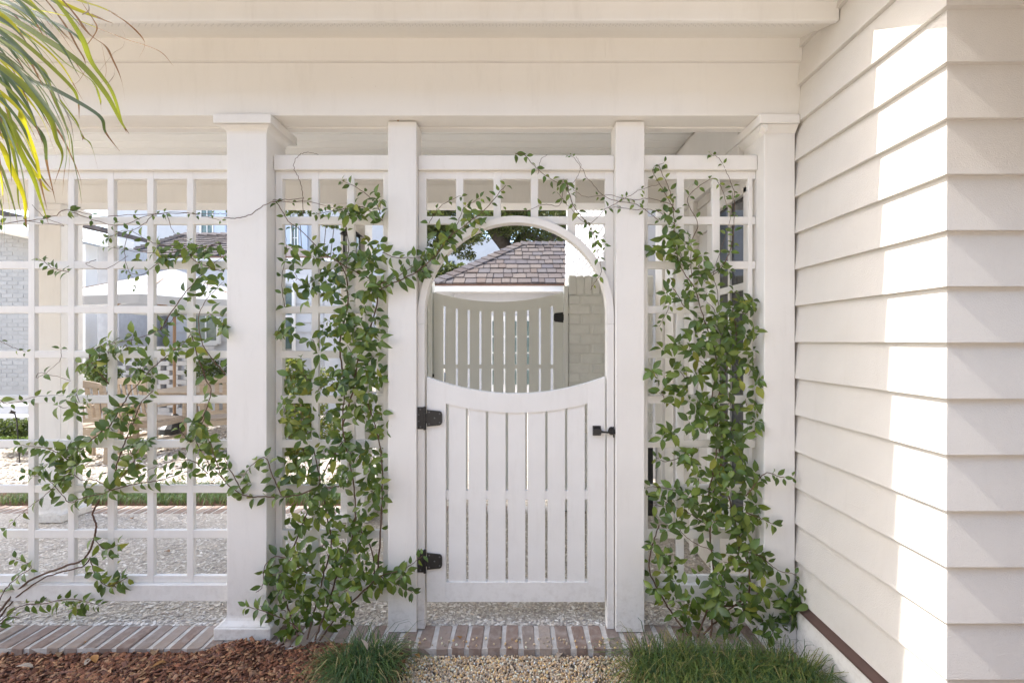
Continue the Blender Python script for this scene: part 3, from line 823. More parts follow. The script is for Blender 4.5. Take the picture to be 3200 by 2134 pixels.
DF = 4.36
gaps2 = [1250 + z * .5102 for z in (272, 347, 420, 492, 566, 639, 711, 784, 857, 930)]
g2 = gate('garden_gate', 'sage grey slatted back gate with scooped top between painted brick piers', DF, 1355, 1760, 913, 943, 956, 974, (1139, 1152), (1540, 1561), (1385, 1729), gaps2, 6.6, SAGE, thick=0.045)
hinge(1764, 992, DF, g2, flip=-1, k=0.62, screws=False)
hinge(1764, 1487, DF, g2, flip=-1, k=0.62, screws=False)
box('latch', X(1343, DF), X(1357, DF), DF - 0.03, DF - 0.004, Z(1178, DF), Z(1168, DF), BLACK, g2)

# painted brick piers with gate jambs
def pier(label, x0, x1, ytop, seed, jamb):
    random.seed(seed)
    p = thing('brick_pier', label, 'pier', ((x0 + x1) / 2, 4.5, 0))
    y0, y1 = 4.33, 4.72
    zt = ytop
    box('core', x0 + 0.006, x1 - 0.006, y0 + 0.006, y1, -0.05, zt - 0.012, SAGEB, p, bevel=0)
    ch = 0.0872; z = 0.0; k = 0
    def bmeshs(L, hh):
        bm = bmesh.new(); bmesh.ops.create_cube(bm, size=1)
        bmesh.ops.bevel(bm, geom=list(bm.edges), offset=0.09, segments=1, affect='EDGES')
        for v in bm.verts:
            v.co.x *= L; v.co.y *= 0.1; v.co.z *= hh
            v.co.x += random.uniform(-.003, .003); v.co.z += random.uniform(-.0025, .0025); v.co.y += random.uniform(-.003, .003)
        me = bpy.data.meshes.new('brick'); bm.to_mesh(me); bm.free(); me.materials.append(SAGEB); return me
    while z + ch < zt - 0.09:
        x = x0 + (-0.1 if k % 2 else 0.0)
        while x < x1 - 0.01:
            a0, a1 = max(x, x0), min(x + 0.205, x1)
            if a1 - a0 > 0.03:
                o = link('brick', bmeshs(a1 - a0 - 0.006, ch - 0.006), ((a0 + a1) / 2, y0 + 0.05 + random.uniform(-.003, .002), z + ch / 2), p)
            x += 0.205
        z += ch; k += 1
    x = x0
    while x < x1 - 0.01:
        o = link('cap_brick', bmeshs(min(0.07, x1 - x) - 0.003, zt - z - 0.002), ((x + min(x + 0.07, x1)) / 2, y0 + 0.035, (z + zt) / 2 + random.uniform(-.003, .003)), p)
        x += 0.07
    jx0, jx1 = jamb
    box('jamb', jx0, jx1, 4.325, 4.42, 0.0, Z(893, 4.33), SAGE, p)
    return p
pier('sage painted brick pier to the right of the back gate', 0.4385, 1.196, Z(861, 4.33), 21, (0.4005, 0.4375))
pier('sage painted brick pier to the left of the back gate', -1.28, -0.8115, Z(861, 4.33), 22, (-0.8105, -0.7715))
# wall lantern on the back column
ln = thing('wall_lantern', 'dark bronze wall lantern on the back column behind the middle vine', 'lantern', (-1.43, 4.03, Z(775, 4.05)))
D = 3.98
box('body', X(1080, D), X(1118, D), 3.93, 4.03, Z(806, D), Z(742, D), LAMPGL, ln)
for u in (1079, 1115):
    for y in (3.925, 4.02):
        box('frame', X(u, D), X(u + 5, D), y, y + .012, Z(812, D), Z(736, D), BLACK, ln)
prism('roof', [(X(1070, D), Z(736, D)), (X(1128, D), Z(736, D)), (X(1104, D), Z(716, D)), (X(1094, D), Z(716, D))], 'y', 3.915, 4.04, BLACK, ln)
box('floor_plate', X(1076, D), X(1122, D), 3.92, 4.04, Z(818, D), Z(811, D), BLACK, ln)
box('back_plate', X(1090, D), X(1108, D), 4.041, 4.079, Z(790, D), Z(740, D), BLACK, ln)

# ------------------------------------------------------------------ buildings behind
def hip_building(name, label, x0, x1, y0, y1, zeave, zridge, rx0, rx1, m_wall, m_roof, course, wrange, seed, vis=None, fascia=0.13, cat='building', copper=True, wall_in=0.4):
    random.seed(seed)
    b = thing(name, label, cat, ((x0 + x1) / 2, (y0 + y1) / 2, 0))
    box('wall', x0 + wall_in, x1 - wall_in, y0 + wall_in, y1 - wall_in, -0.05, zeave, m_wall, b, bevel=0)
    box('fascia', x0, x1, y0, y1, zeave - fascia, zeave, WHITE, b, bevel=0)
    if copper: box('drip_edge', x0 - .02, x1 + .02, y0 - .02, y1 + .02, zeave + .001, zeave + .035, COPPER, b, bevel=0)
    ym = (y0 + y1) / 2
    e = zeave + 0.037
    vs = [(x0, y0, e), (x1, y0, e), (x1, y1, e), (x0, y1, e), (rx0, ym, zridge), (rx1, ym, zridge)]
    a = Acc(); a.add(vs, [(0, 1, 5, 4), (1, 2, 5), (2, 3, 4, 5), (3, 0, 4), (0, 3, 2, 1)])
    rf = a.build('roof', CEDARD, b); recalc(rf.data)
    # shingles on the front slope
    A = Vector((x0, y0, e)); up = Vector((0, ym - y0, zridge - e)); L = up.length; upn = up.normalized()
    nrm = Vector((1, 0, 0)).cross(upn); nrm.normalize()
    if nrm.z < 0: nrm = -nrm
    nc = int(L / course); ch = L / nc
    meshes = {}
    for c in range(nc):
        s0 = c * ch; t = (s0 + ch * 0.5) / L; tt = s0 / L
        xa = x0 + (rx0 - x0) * t; xb = x1 + (rx1 - x1) * t
        if vis: xb = min(xb, vis[1]); xa_ = max(xa, vis[0])
        else: xa_ = xa
        x = xa_ - random.uniform(0, .1)
        x = max(x, xa)
        while x < xb - 0.03:
            wd = random.uniform(*wrange); wd = min(wd, xb - x)
            key = round(wd, 2)
            if key not in meshes:
                Ls = ch * 1.25; tk = 0.034
                w2 = key / 2 - 0.008
                q = []
                for (yy, th) in ((0, tk), (Ls, 0.004)):
                    q += [(-w2, yy, 0), (w2, yy, 0), (w2, yy, th), (-w2, yy, th)]
                me = make_mesh('shingle', q, [(0, 1, 2, 3), (4, 7, 6, 5), (0, 4, 5, 1), (3, 2, 6, 7), (1, 5, 6, 2), (0, 3, 7, 4)], m_roof)
                M = Matrix((Vector((1, 0, 0)), upn, nrm)).transposed().to_4x4()
                me.transform(M); recalc(me)
                meshes[key] = me
            pos = Vector((x + wd / 2, y0, e)) + upn * (s0 + random.uniform(-.02, .02)) + nrm * (0.004 + random.uniform(0, .012))
            link('shingle', meshes[key], pos, rf)
            x += wd
    # hip and ridge caps
    def caps(p, q, nn):
        for i in range(nn):
            u0, u1 = p.lerp(q, i / nn), p.lerp(q, (i + 1.25) / nn)
            bar('ridge_cap', u0 + nrm * (.055), u1 + nrm * .02, 0.26, 0.035, m_roof, rf, up=nrm, bevel=0)
    caps(Vector((x0, y0, e)), Vector((rx0, ym, zridge)), 13)
    caps(Vector((rx0, ym, zridge + .005)), Vector((min(rx1, rx0 + 2.2), ym, zridge + .005)), 8)
    return b
zg = Z(893, 11.0)
ob = hip_building('outbuilding', 'small white outbuilding with weathered wood shingle hip roof behind the back gate', X(1357, 11.0), 3.4, 11.0, 15.8, zg, Z(766, 13.4), X(1627, 13.4), 1.6, HOUSEW, CEDAR, 0.28, (0.13, 0.32), 31, vis=(-3, 1.45))
d = box('door', -0.75, 0.35, 11.37, 11.399, 0.0, 2.1, WHITE, ob)
for i in range(3):
    for j in range(4):
        box('pane', -0.62 + i * .3, -0.36 + i * .3, 11.355, 11.369, 0.5 + j * .38, .84 + j * .38, GLASSF, d, bevel=0)

# tall white brick house wall to the right, seen end on through the arch
th = thing('white_brick_house', 'tall sunlit white painted brick wall right of the shingle roof', 'house', (2.0, 8, 0))
box('wall', 0.97, 4.0, 5.4, 10.0, -0.05, 7.0, HOUSEW, th, bevel=0)
random.seed(41)
bms = []
for k in range(6):
    me = box_mesh(0.03, 0.235 + 0.002 * k, 0.082, WBRICK, 0.006); bms.append(me)
z = Z(880, 5.4); kk = 0
cnt = 0
while z < 3.75:
    y = 5.4 + (0.12 if kk % 2 else 0) + .12
    while y < 9.9:
        # keep to the part that shows through the arch
        u_ = CU + F * 0.97 / y; v_ = CV - F * (z - H) / y
        if 1755 < u_ < 1905 and 630 < v_ < 900 and cnt < 290:
            o = link('brick', random.choice(bms), (0.962 + random.uniform(-.006, .004), y, z), th); cnt += 1
        y += 0.25
    z += 0.095; kk += 1

# painted pavilion with dark shake roof, behind the left trellis
hip_building('pavilion', 'low pavilion with dark shake hip roof behind the umbrella', X(373, 11.0), X(1030, 11.0), 11.0, 15.0, Z(806, 11.0), Z(738, 13.0), X(572, 13.0), X(800, 13.0), HOUSEW, CEDARD, 0.2, (0.2, 0.4), 32, vis=(-12, X(720, 11.5)))
# white house far behind with windows and shutters
fh = thing('white_house', 'two storey white house with blue white shutters behind the pavilion', 'house', (-10, 19, 0))
box('wall', X(360, 17), X(1200, 17), 17, 24, 0, 9.5, HOUSEW, fh, bevel=0)
def shut_window(parent, u0, u1, v0, v1, D, side=1, both=False, sw=36):
    w_ = box('window', X(u0, D), X(u1, D), D - 0.06, D - 0.002, Z(v1, D), Z(v0, D), GLASSF, parent, bevel=0)
    for (a0, a1, b0, b1) in ((u0 - 4, u0, v0 - 4, v1 + 4), (u1, u1 + 4, v0 - 4, v1 + 4), (u0, u1, v0 - 4, v0), (u0, u1, v1, v1 + 6)):
        box('frame', X(a0, D), X(a1, D), D - 0.1, D - 0.001, Z(b1, D), Z(b0, D), WHITE, w_, bevel=0)
    um = (u0 + u1) / 2; vm = (v0 + v1) / 2
    box('muntin', X(um - 1.2, D), X(um + 1.2, D), D - 0.08, D - 0.061, Z(v1, D), Z(v0, D), WHITE, w_, bevel=0)
    box('muntin', X(u0, D), X(u1, D), D - 0.082, D - 0.0605, Z(vm + 1.2, D), Z(vm - 1.2, D), WHITE, w_, bevel=0)
    sd = ([1, -1] if both else [side])
    for s in sd:
        a0, a1 = (u1 + 5, u1 + 5 + sw) if s > 0 else (u0 - 5 - sw, u0 - 5)
        sh = box('shutter', X(a0, D), X(a1, D), D - 0.08, D - 0.001, Z(v1 + 4, D), Z(v0 - 4, D), SHUTTER, w_, bevel=0)
    return w_
shut_window(fh, 634, 668, 650, 735, 17, 1)
shut_window(fh, 915, 932, 690, 800, 17, both=True, sw=26)
# garage wing with lap siding and a window under the umbrella
gw = thing('siding_cottage', 'pale lap sided cottage wall with white framed window beside the umbrella', 'house', (-7, 10.5, 0))
D = 10.2
box('wall', X(525, D), X(1015, D), D, 10.95, 0, Z(812, D), HOUSEW, gw, bevel=0)
for i in range(14):
    z0 = 0.1 + i * 0.2
    if z0 + .2 < Z(812, D):
        prism('lap_board', [(D - 0.028, z0), (D - 0.003, z0), (D - 0.003, z0 + 0.199), (D - 0.008, z0 + 0.199)], 'x', X(528, D), X(1010, D), SKINH, gw)
wq = box('window', X(617, D), X(684, D), D - 0.05, D - 0.03, Z(1064, D), Z(975, D), GLASSF, gw, bevel=0)
for (a0, a1, b0, b1) in ((607, 617, 965, 1075), (684, 694, 965, 1075), (617, 684, 965, 975), (617, 684, 1064, 1080)):
    box('frame', X(a0, D), X(a1, D), D - 0.09, D - 0.029, Z(b1, D), Z(b0, D), WHITE, wq, bevel=0)
box('muntin', X(647, D), X(651, D), D - 0.07, D - 0.051, Z(1064, D), Z(975, D), WHITE, wq, bevel=0)
wq = box('window', X(895, D), X(918, D), D - 0.05, D - 0.03, Z(1090, D), Z(895, D), GLASSF, gw, bevel=0)
for (a0, a1, b0, b1) in ((886, 895, 885, 1096), (918, 926, 885, 1096), (895, 918, 985, 992)):
    box('frame', X(a0, D), X(a1, D), D - 0.09, D - 0.029, Z(b1, D), Z(b0, D), WHITE, wq, bevel=0)
# left wing: painted brick wall in shade with white eave, and a porch wing behind the back column
lw = thing('painted_brick_wing', 'shaded grey white painted brick wing at far left behind the trellis', 'house', (-12, 11, 0))
D = 10.5
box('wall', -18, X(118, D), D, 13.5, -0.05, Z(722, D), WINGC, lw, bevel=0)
random.seed(43)
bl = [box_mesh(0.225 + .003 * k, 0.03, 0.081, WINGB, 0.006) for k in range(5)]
z = 0.5; kk = 0
while z < Z(738, D):
    x = X(-12, D) + (0.12 if kk % 2 else 0)
    while x < X(104, D):
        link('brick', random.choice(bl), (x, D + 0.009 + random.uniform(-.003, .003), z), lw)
        x += 0.24
    z += 0.0905; kk += 1
bar('eave_board', (X(-60, 10.1), 10.1, Z(700, 10.1)), (X(128, 10.1), 10.1, Z(739, 10.1)), 0.6, 0.13, WHITE, lw)
bar('eave_moulding', (X(-60, 10.25), 10.25, Z(711, 10.25)), (X(128, 10.25), 10.25, Z(750, 10.25)), 0.45, 0.06, WHITE, lw)
bar('roof', (X(-60, 11.0), 11.0, Z(655, 11.0)), (X(128, 11.0), 11.0, Z(694, 11.0)), 2.2, 0.08, CEDARD, lw)
pw = thing('porch_wing', 'white brick porch wing with grey shingle eave left of the dark shake roof', 'house', (-9, 9.3, 0))
D = 9.3
box('wall', X(240, D), X(372, D), D, 10.9, -0.05, Z(770, D), WBRICK, pw, bevel=0)
bar('eave_board', (X(200, 8.9), 8.9, Z(724, 8.9)), (X(395, 8.9), 8.9, Z(762, 8.9)), 0.35, 0.14, WHITE, pw)
bar('roof', (X(200, 9.2), 9.2, Z(692, 9.2)), (X(395, 9.2), 9.2, Z(736, 9.2)), 1.1, 0.07, CEDARD, pw)
box('corner_column', X(262, 9.0), X(290, 9.0), 8.85, 9.1, 0, Z(768, 9.0), WHITE, pw)

# white sunlit ledge steps at far left
ls = thing('white_steps', 'low white sunlit steps at the far left behind the trellis', 'steps', (-10, 7, 0))
for i, (y0, z1) in enumerate(((6.9, 0.26), (7.15, 0.40), (7.4, 0.54))):
    box('step', -13, X(150, 7.4) - 0.05 * i, y0, y0 + 0.249, -0.05, z1, HOUSEW, ls, bevel=0.01)

# pierced brick screen wall
sw = thing('pierced_brick_screen', 'white painted brick screen with open square holes behind the table', 'screen wall', (-6.8, 9, 0))
D = 8.95
bx0, bx1 = X(275, D), X(612, D)
bme = box_mesh(0.215, 0.1, 0.082, WBRICK, 0.006)
z = 0.2; k = 0
zt = Z(1098, D)
random.seed(44)
while z < zt:
    x = bx0 + (0.16 if k % 2 else 0)
    while x < bx1 - .2:
        link('brick', bme, (x + .1075 , D + .05 + random.uniform(-.004, .004), z + .041), sw)
        x += 0.32
    z += 0.086; k += 1
box('plinth', bx0, bx1, D - 0.01, D + .11, -0.05, 0.2, WBRICK, sw)
box('end_post', bx1, bx1 + .25, D - 0.02, D + .2, -0.05, zt + .03, WBRICK, sw)
box('coping', bx0, bx1 + .25, D - 0.03, D + .14, zt + 0.031, zt + .09, WBRICK, sw)

# far house behind the oak with small window
f2 = thing('far_house', 'distant white house with small dark window left of the shingle roof', 'house', (-5, 33, 0))
D = 30
box('wall', X(1300, D), X(1560, D), D, D + 6, 0, Z(745, D), HOUSEW, f2, bevel=0)
wq = box('window', X(1397, D), X(1420, D), D - 0.08, D - 0.01, Z(832, D), Z(819, D), GLASSF, f2, bevel=0)
box('frame', X(1395, D), X(1422, D), D - 0.14, D - 0.081, Z(819, D), Z(817, D), BLACK, wq, bevel=0)
box('frame', X(1407, D), X(1409, D), D - 0.14, D - 0.081, Z(832, D), Z(819, D), BLACK, wq, bevel=0)
box('window', X(1484, D), X(1500, D), D - 0.08, D - 0.01, Z(824, D), Z(812, D), GLASSF, f2, bevel=0)

# brick house added behind the camera to block sky light from the front
nb = thing('sky_blocking_house', 'unseen brown brick house added behind the camera to block front sky light', 'house', (-3, -8, 0))
box('wall', -14, 20, -11, -6.0, -0.08, 6.4, RBRICK, nb, bevel=0)
prism('roof', [(-5.5, 6.4), (-8.5, 8.4), (-11.5, 6.4)], 'x', -14.4, 20.4, CEDARD, nb)
for i in range(6):
    x0 = -12.5 + 3.5 * i
    for z0 in (0.9, 3.4):
        w_ = box('window', x0, x0 + 1.1, -5.99, -5.95, z0, z0 + 1.5, GLASSF, nb, bevel=0)
        box('frame', x0 - .1, x0 + 1.2, -5.985, -5.93, z0 + 1.501, z0 + 1.65, WHITE, w_)
        box('sill', x0 - .1, x0 + 1.2, -5.985, -5.9, z0 - .1, z0 - .001, WHITE, w_)

# small things beyond the trellises
dp = thing('dark_strip', 'dark upright strip low behind the right trellis, beside the pier', 'post', (X(2034, 4.2), 4.24, 0))  # dark upright box with a wider top, set beside the pier
box('shaft', X(2026, 4.2), X(2043, 4.2), 4.22, 4.27, -0.01, Z(1400, 4.2), BLACK, dp)
box('cap', X(2023, 4.2), X(2046, 4.2), 4.212, 4.278, Z(1400, 4.2) + .0005, Z(1394, 4.2), BLACK, dp)
gl = thing('garden_spotlight', 'small black stake light by the dark hedge at far left', 'lamp', (X(60, 6.1), 6.1, 0))
a = Acc(); a.tube([(X(62, 6.1), 6.1, -.02), (X(52, 6.1), 6.1, Z(1310, 6.1)), (X(45, 6.1), 6.1, Z(1290, 6.1))], .007, 6); a.build('stake', BLACK, gl)
a = Acc(); a.tube([(X(47, 6.1), 6.1, Z(1290, 6.1)), (X(41, 6.1), 6.06, Z(1284, 6.1))], [.016, .022], 8); a.build('head', BLACK, gl)

# ------------------------------------------------------------------ garden furniture
def armchair(label, x, y, rz):
    c = thing('teak_armchair', label, 'chair', (0, 0, 0), 'teak dining chairs')
    b = 0.004
    for sx in (-1, 1):
        bar('leg', (sx * .27, .24, 0), (sx * .27, .24, .64), .06, .05, TEAK, c, up=(0, 1, 0))
        bar('leg', (sx * .26, -.27, 0), (sx * .26, -.25, .45), .055, .055, TEAK, c, up=(0, 1, 0))
        bar('back_post', (sx * .26, -.25, .45), (sx * .26, -.36, 1.0), .055, .045, TEAK, c, up=(0, 1, 0))
        bar('armrest', (sx * .285, -.29, .66), (sx * .285, .30, .66), .06, .03, TEAK, c)
        bar('stretcher', (sx * .265, -.25, .2), (sx * .265, .24, .2), .025, .04, TEAK, c)
        bar('seat_rail', (sx * .265, -.24, .40), (sx * .265, .24, .42), .03, .07, TEAK, c)
    bar('seat_rail', (-.25, .24, .41), (.25, .24, .41), .03, .07, TEAK, c)
    bar('seat_rail', (-.25, -.25, .40), (.25, -.25, .40), .03, .07, TEAK, c)
    for i in range(6):
        yy = -.22 + i * .086
        bar('seat_slat', (-.255, yy, .45), (.255, yy, .45), .07, .02, TEAK, c)
    # curved top rail
    pts = []
    for i in range(9):
        t = i / 8
        pts.append((-.27 + .54 * t, .045 * math.sin(math.pi * t)))
    poly = [(p[0], .945 + p[1] * .2) for p in pts] + [(p[0], 1.0 + p[1]) for p in reversed(pts)]
    prism('top_rail', poly, 'y', -.375, -.34, TEAK, c)
    bar('back_rail', (-.24, -.285, .55), (.24, -.285, .55), .03, .05, TEAK, c)
    for i in range(5):
        xx = -.18 + i * .09
        bar('back_slat', (xx, -.29, .57), (xx, -.352, .95), .05, .015, TEAK, c, up=(0, 1, 0))
    c.location = (x, y, -0.012); c.rotation_euler = (0, 0, rz)
    return c
armchair('teak armchair nearest the back column, its back to the trellis', X(304, 6.2), 6.25, R(6))
armchair('teak armchair second from the back column, turned slightly, back to the trellis', X(455, 6.6), 6.75, R(-12))
armchair('teak armchair half hidden by the front column at the table end', X(700, 6.9), 6.95, R(28))
tb = thing('teak_table', 'weathered teak dining table under the white umbrella', 'table', (-5.6, 8, 0))
tx0, tx1, ty0, ty1 = X(440, 7.3), X(800, 7.3), 7.25, 8.45
nsl = 12
for i in range(nsl):
    y0 = ty0 + (ty1 - ty0) * i / nsl
    box('tabletop_slat', tx0, tx1, y0, y0 + (ty1 - ty0) / nsl - 0.006, 0.725, 0.755, TEAK, tb)
box('apron', tx0 + .06, tx1 - .06, ty0 + .06, ty0 + .09, 0.64, 0.724, TEAK, tb)
box('apron', tx0 + .06, tx1 - .06, ty1 - .09, ty1 - .06, 0.64, 0.724, TEAK, tb)
for x in (tx0 + .07, tx1 - .15):
    for y in (ty0 + .1, ty1 - .18):
        box('leg', x, x + .08, y, y + .08, -0.012, 0.724, TEAK, tb)
# umbrella
um = thing('patio_umbrella', 'large white canvas umbrella with wooden ribs over the teak table', 'umbrella', (-6.0, 8.0, 0))
ucx, ucy, ur, uzr, uzt = X(545, 8.1), 8.1, 1.75, 2.14, 2.72
vs = [(ucx, ucy, uzt)]; fs = []
K = 8
rot = R(22.5)
for ring, (rr, zz) in enumerate(((0.35, .60), (0.7, .24), (1.0, 0.0))):
    for k in range(K * 2):
        an = rot + 2 * math.pi * k / (K * 2)
        r_ = ur * rr * (1.0 if k % 2 == 0 else 0.955)
        sag = 0 if k % 2 == 0 else -0.03 * rr
        vs.append((ucx + r_ * math.cos(an), ucy + r_ * math.sin(an), uzr + (uzt - uzr) * zz + sag + 0.0))
for k in range(K * 2):
    vs.append((vs[1 + 2 * K * 2 + k][0], vs[1 + 2 * K * 2 + k][1], vs[1 + 2 * K * 2 + k][2] - 0.12))
n2 = K * 2
for k in range(n2):
    j = (k + 1) % n2
    fs.append((0, 1 + k, 1 + j))
    for ring in range(3):
        b0 = 1 + ring * n2
        fs.append((b0 + k, b0 + n2 + k, b0 + n2 + j, b0 + j))
a = Acc(); a.add(vs, fs); a.build('canopy', CANVAS, um)
for k in range(K):
    an = rot + 2 * math.pi * k / K
    bar('rib', (ucx, ucy, uzt - .05), (ucx + ur * .97 * math.cos(an), ucy + ur * .97 * math.sin(an), uzr - .02), .02, .03, WOODP, um, bevel=0)
    bar('strut', (ucx, ucy, uzr - .12), (ucx + ur * .5 * math.cos(an), ucy + ur * .5 * math.sin(an), uzr + .24), .018, .022, WOODP, um, bevel=0)
a = Acc(); a.tube([(ucx, ucy, 0.0), (ucx, ucy, uzt + .1)], 0.024, 10); a.build('pole', WOODP, um)
a = Acc(); a.tube([(ucx, ucy, -0.01), (ucx, ucy, 0.08), (ucx, ucy, 0.3)], [0.25, 0.24, 0.04], 16); a.build('base', BLACK, um)

# ------------------------------------------------------------------ plants behind
LT_V = [(-.5, 0, 0), (0, -.22, .06), (.5, 0, -.04), (0, .22, .06)]
LT_F = [(0, 1, 2), (0, 2, 3)]
def foliage(name, blobs, n, size, pal, parent, squash=(1, 1, 1)):
    """leaf faces spread through several lumpy blobs: (cx,cy,cz,r)"""
    blobs = np.array(blobs); w_ = blobs[:, 3] ** 2.2; w_ = w_ / w_.sum()
    idx = rng.choice(len(blobs), n, p=w_)
    d = rng.normal(size=(n, 3)); d /= np.linalg.norm(d, axis=1)[:, None]
    rad = blobs[idx, 3] * (0.45 + 0.6 * rng.random(n) ** 0.6)
    pos = blobs[idx, :3] + d * rad[:, None] * np.array(squash)
    M = rotmats(rng, n, 1.2)
    s = size * rng.uniform(.6, 1.3, n)
    mt = np.concatenate([M * s[:, None, None], pos[:, :, None]], 2)
    pal = np.array(pal)
    cols = pal[rng.integers(0, len(pal), n)] * rng.uniform(.7, 1.25, n)[:, None]
    o = scatter_mesh(name, LT_V, LT_F, mt, cols, FOLI, parent=parent)
    o['kind'] = 'stuff'
    return o
OAKP = [(0.07, 0.09, 0.03), (0.11, 0.125, 0.045), (0.055, 0.07, 0.03), (0.17, 0.165, 0.06), (0.12, 0.115, 0.05)]
SHP = [(0.045, 0.085, 0.03), (0.07, 0.11, 0.035), (0.03, 0.06, 0.025)]
YEL = [(0.20, 0.21, 0.04), (0.13, 0.17, 0.04), (0.28, 0.26, 0.06), (0.09, 0.12, 0.03)]
# live oak
ok = thing('live_oak', 'spreading live oak with curved bark limbs above the shingle roof', 'tree', (X(1640, 18), 18, 0))
D = 18.0
def limb(pts, r, parent, nm='limb'):
    a = Acc(); q = catmull([P(u, v, d) for u, v, d in pts], 5)
    rr = [r[0] + (r[1] - r[0]) * i / (len(q) - 1) for i in range(len(q))]
    a.tube(q, rr, 9); return a.build(nm, BARK, parent, smooth=True)
limb([(1680, 1180, 18), (1660, 900, 18), (1600, 800, 18), (1572, 762, 18), (1540, 722, 17.8), (1528, 690, 17.6), (1532, 640, 17.5), (1560, 560, 17.4)], (0.34, 0.1), ok, 'trunk')
limb([(1598, 798, 18), (1625, 750, 18.2), (1650, 735, 18.3), (1690, 752, 18.3), (1730, 740, 18.4), (1790, 700, 18.4)], (0.2, 0.08), ok)
limb([(1575, 765, 18), (1590, 720, 18.4), (1620, 690, 18.8), (1680, 660, 19)], (0.2, 0.08), ok)
limb([(1535, 715, 17.8), (1490, 690, 17.6), (1440, 660, 17.4), (1380, 640, 17.2)], (0.16, 0.06), ok)
blobs = []
random.seed(9)
for i in range(95):
    u = random.uniform(1300, 1830); v = random.uniform(600, 752)
    if v > 700 and 1500 < u < 1620: v -= 50
    d = random.uniform(16.3, 20.5)
    p = P(u, v, d); blobs.append((p.x, p.y, p.z, random.uniform(.35, .75)))
for (u, v, r) in ((1350, 740, .5), (1400, 770, .45), (1450, 790, .35), (1380, 700, .6), (1480, 735, .35), (1345, 790, .4), (1470, 800, .25)):
    p = P(u, v, 17); blobs.append((p.x, p.y, p.z, r))
foliage('crown', blobs, 42000, 0.15, OAKP, ok, (1, 1, .7))
def shrub(name, label, blobs_px, n, size, pal, D, stems=True, cat='shrub'):
    ps = [P(u, v, D + dd) for (u, v, r, dd) in blobs_px]
    cx = sum(p.x for p in ps) / len(ps)
    s = thing(name, label, cat, (cx, D, 0))
    bl = [(p.x, p.y, p.z, b[2] * D / F) for p, b in zip(ps, blobs_px)]
    foliage('foliage', bl, n, size, pal, s)
    if stems:
        a = Acc()
        for p in ps[:7]:
            a.tube(catmull([(cx + random.uniform(-.05, .05), D, -.05), ((cx + p.x) / 2, D, p.z * .45), tuple(p)], 4), [.016] * 4 + [.007] * 5 if False else 0.011, 5)
        a.build('stem', BARK, s)
    return s
shrub('garden_shrub', 'dark leafy shrub behind the first teak chair', [(290, 1150, 26, 0), (320, 1170, 28, 0), (300, 1190, 30, .2), (340, 1150, 18, .1), (365, 1165, 20, .2)], 900, 0.07, SHP, 8.4)
shrub('garden_shrub', 'bushy green shrub right of the pierced brick screen', [(640, 1150, 34, 0), (670, 1180, 36, 0), (620, 1185, 30, .2), (655, 1140, 26, .1), (690, 1150, 24, .2), (600, 1160, 22, .1)], 1500, 0.06, SHP + [(0.12, 0.15, 0.05)], 8.8)
shrub('garden_shrub', 'yellow green feathery shrub low behind the middle trellis', [(905, 1150, 40, 0), (940, 1200, 46, 0), (900, 1260, 44, .2), (930, 1310, 50, .1), (980, 1270, 40, .2), (900, 1360, 44, 0), (960, 1380, 44, 0), (1000, 1180, 30, 0), (1020, 1340, 36, 0), (915, 1430, 40, 0), (975, 1440, 40, .1)], 3800, 0.075, YEL, 6.6)
shrub('garden_shrub', 'sunny green bush in front of the distant white house', [(1350, 850, 24, 0), (1380, 845, 22, 0), (1410, 840, 20, .2), (1440, 838, 16, .1), (1365, 870, 30, 0), (1395, 870, 30, 0)], 1400, 0.16, [(0.12, 0.14, 0.05), (0.16, 0.17, 0.06), (0.08, 0.1, 0.04)], 15.5)
shrub('garden_shrub', 'clipped dark green hedge beside the white steps', [(-20 + 18 * i, 1338 + (i % 3) * 5, 32, (i % 2) * .15) for i in range(9)], 3600, 0.045, [(0.03, 0.055, 0.025), (0.045, 0.08, 0.03), (0.025, 0.045, 0.025)], 6.5, stems=False, cat='hedge')
shrub('garden_shrub', 'bright broad leaved plants before the dark hedge', [(5 + 16 * i, 1378, 12, 0) for i in range(7)], 330, 0.09, [(0.12, 0.2, 0.04), (0.09, 0.16, 0.035)], 6.2, stems=False, cat='plants')
shrub('garden_shrub', 'wispy olive tree top left of the back column', [(905, 655, 20, 0), (935, 650, 24, 0), (1020, 690, 20, .2), (1045, 700, 18, .1), (985, 668, 22, 0)], 700, 0.12, YEL + OAKP, 13.5, cat='tree')

# grass
BLADE_V = []
for i, (y, w_, z) in enumerate(((0, .6, 0), (.22, .6, .42), (.52, .5, .60), (.80, .36, .50), (1.0, .05, .22))):
    BLADE_V += [(-w_, y, z), (w_, y, z)]
BLADE_F = [(2 * i, 2 * i + 1, 2 * i + 3, 2 * i + 2) for i in range(4)]
def blades(name, pos, az, length, width, lean, pal, parent=None):
    n = len(pos)
    ca, sa = np.cos(az), np.sin(az)
    # local x -> across, y -> outward * lean, z -> up
    out = np.stack([ca, sa, np.zeros(n)], -1); side = np.stack([-sa, ca, np.zeros(n)], -1); up = np.tile([0, 0, 1.0], (n, 1))
    M = np.stack([side * width[:, None], out * (length * lean)[:, None], up * length[:, None]], 2)
    mt = np.concatenate([M, pos[:, :, None]], 2)
    pal = np.array(pal)
    cols = pal[rng.integers(0, len(pal), n)] * rng.uniform(.7, 1.25, n)[:, None]
    return scatter_mesh(name, BLADE_V, BLADE_F, mt, cols, GRASSM, parent=parent)
MONDO = [(0.06, 0.12, 0.045), (0.085, 0.15, 0.05), (0.045, 0.09, 0.04), (0.11, 0.17, 0.05), (0.075, 0.13, 0.06)]
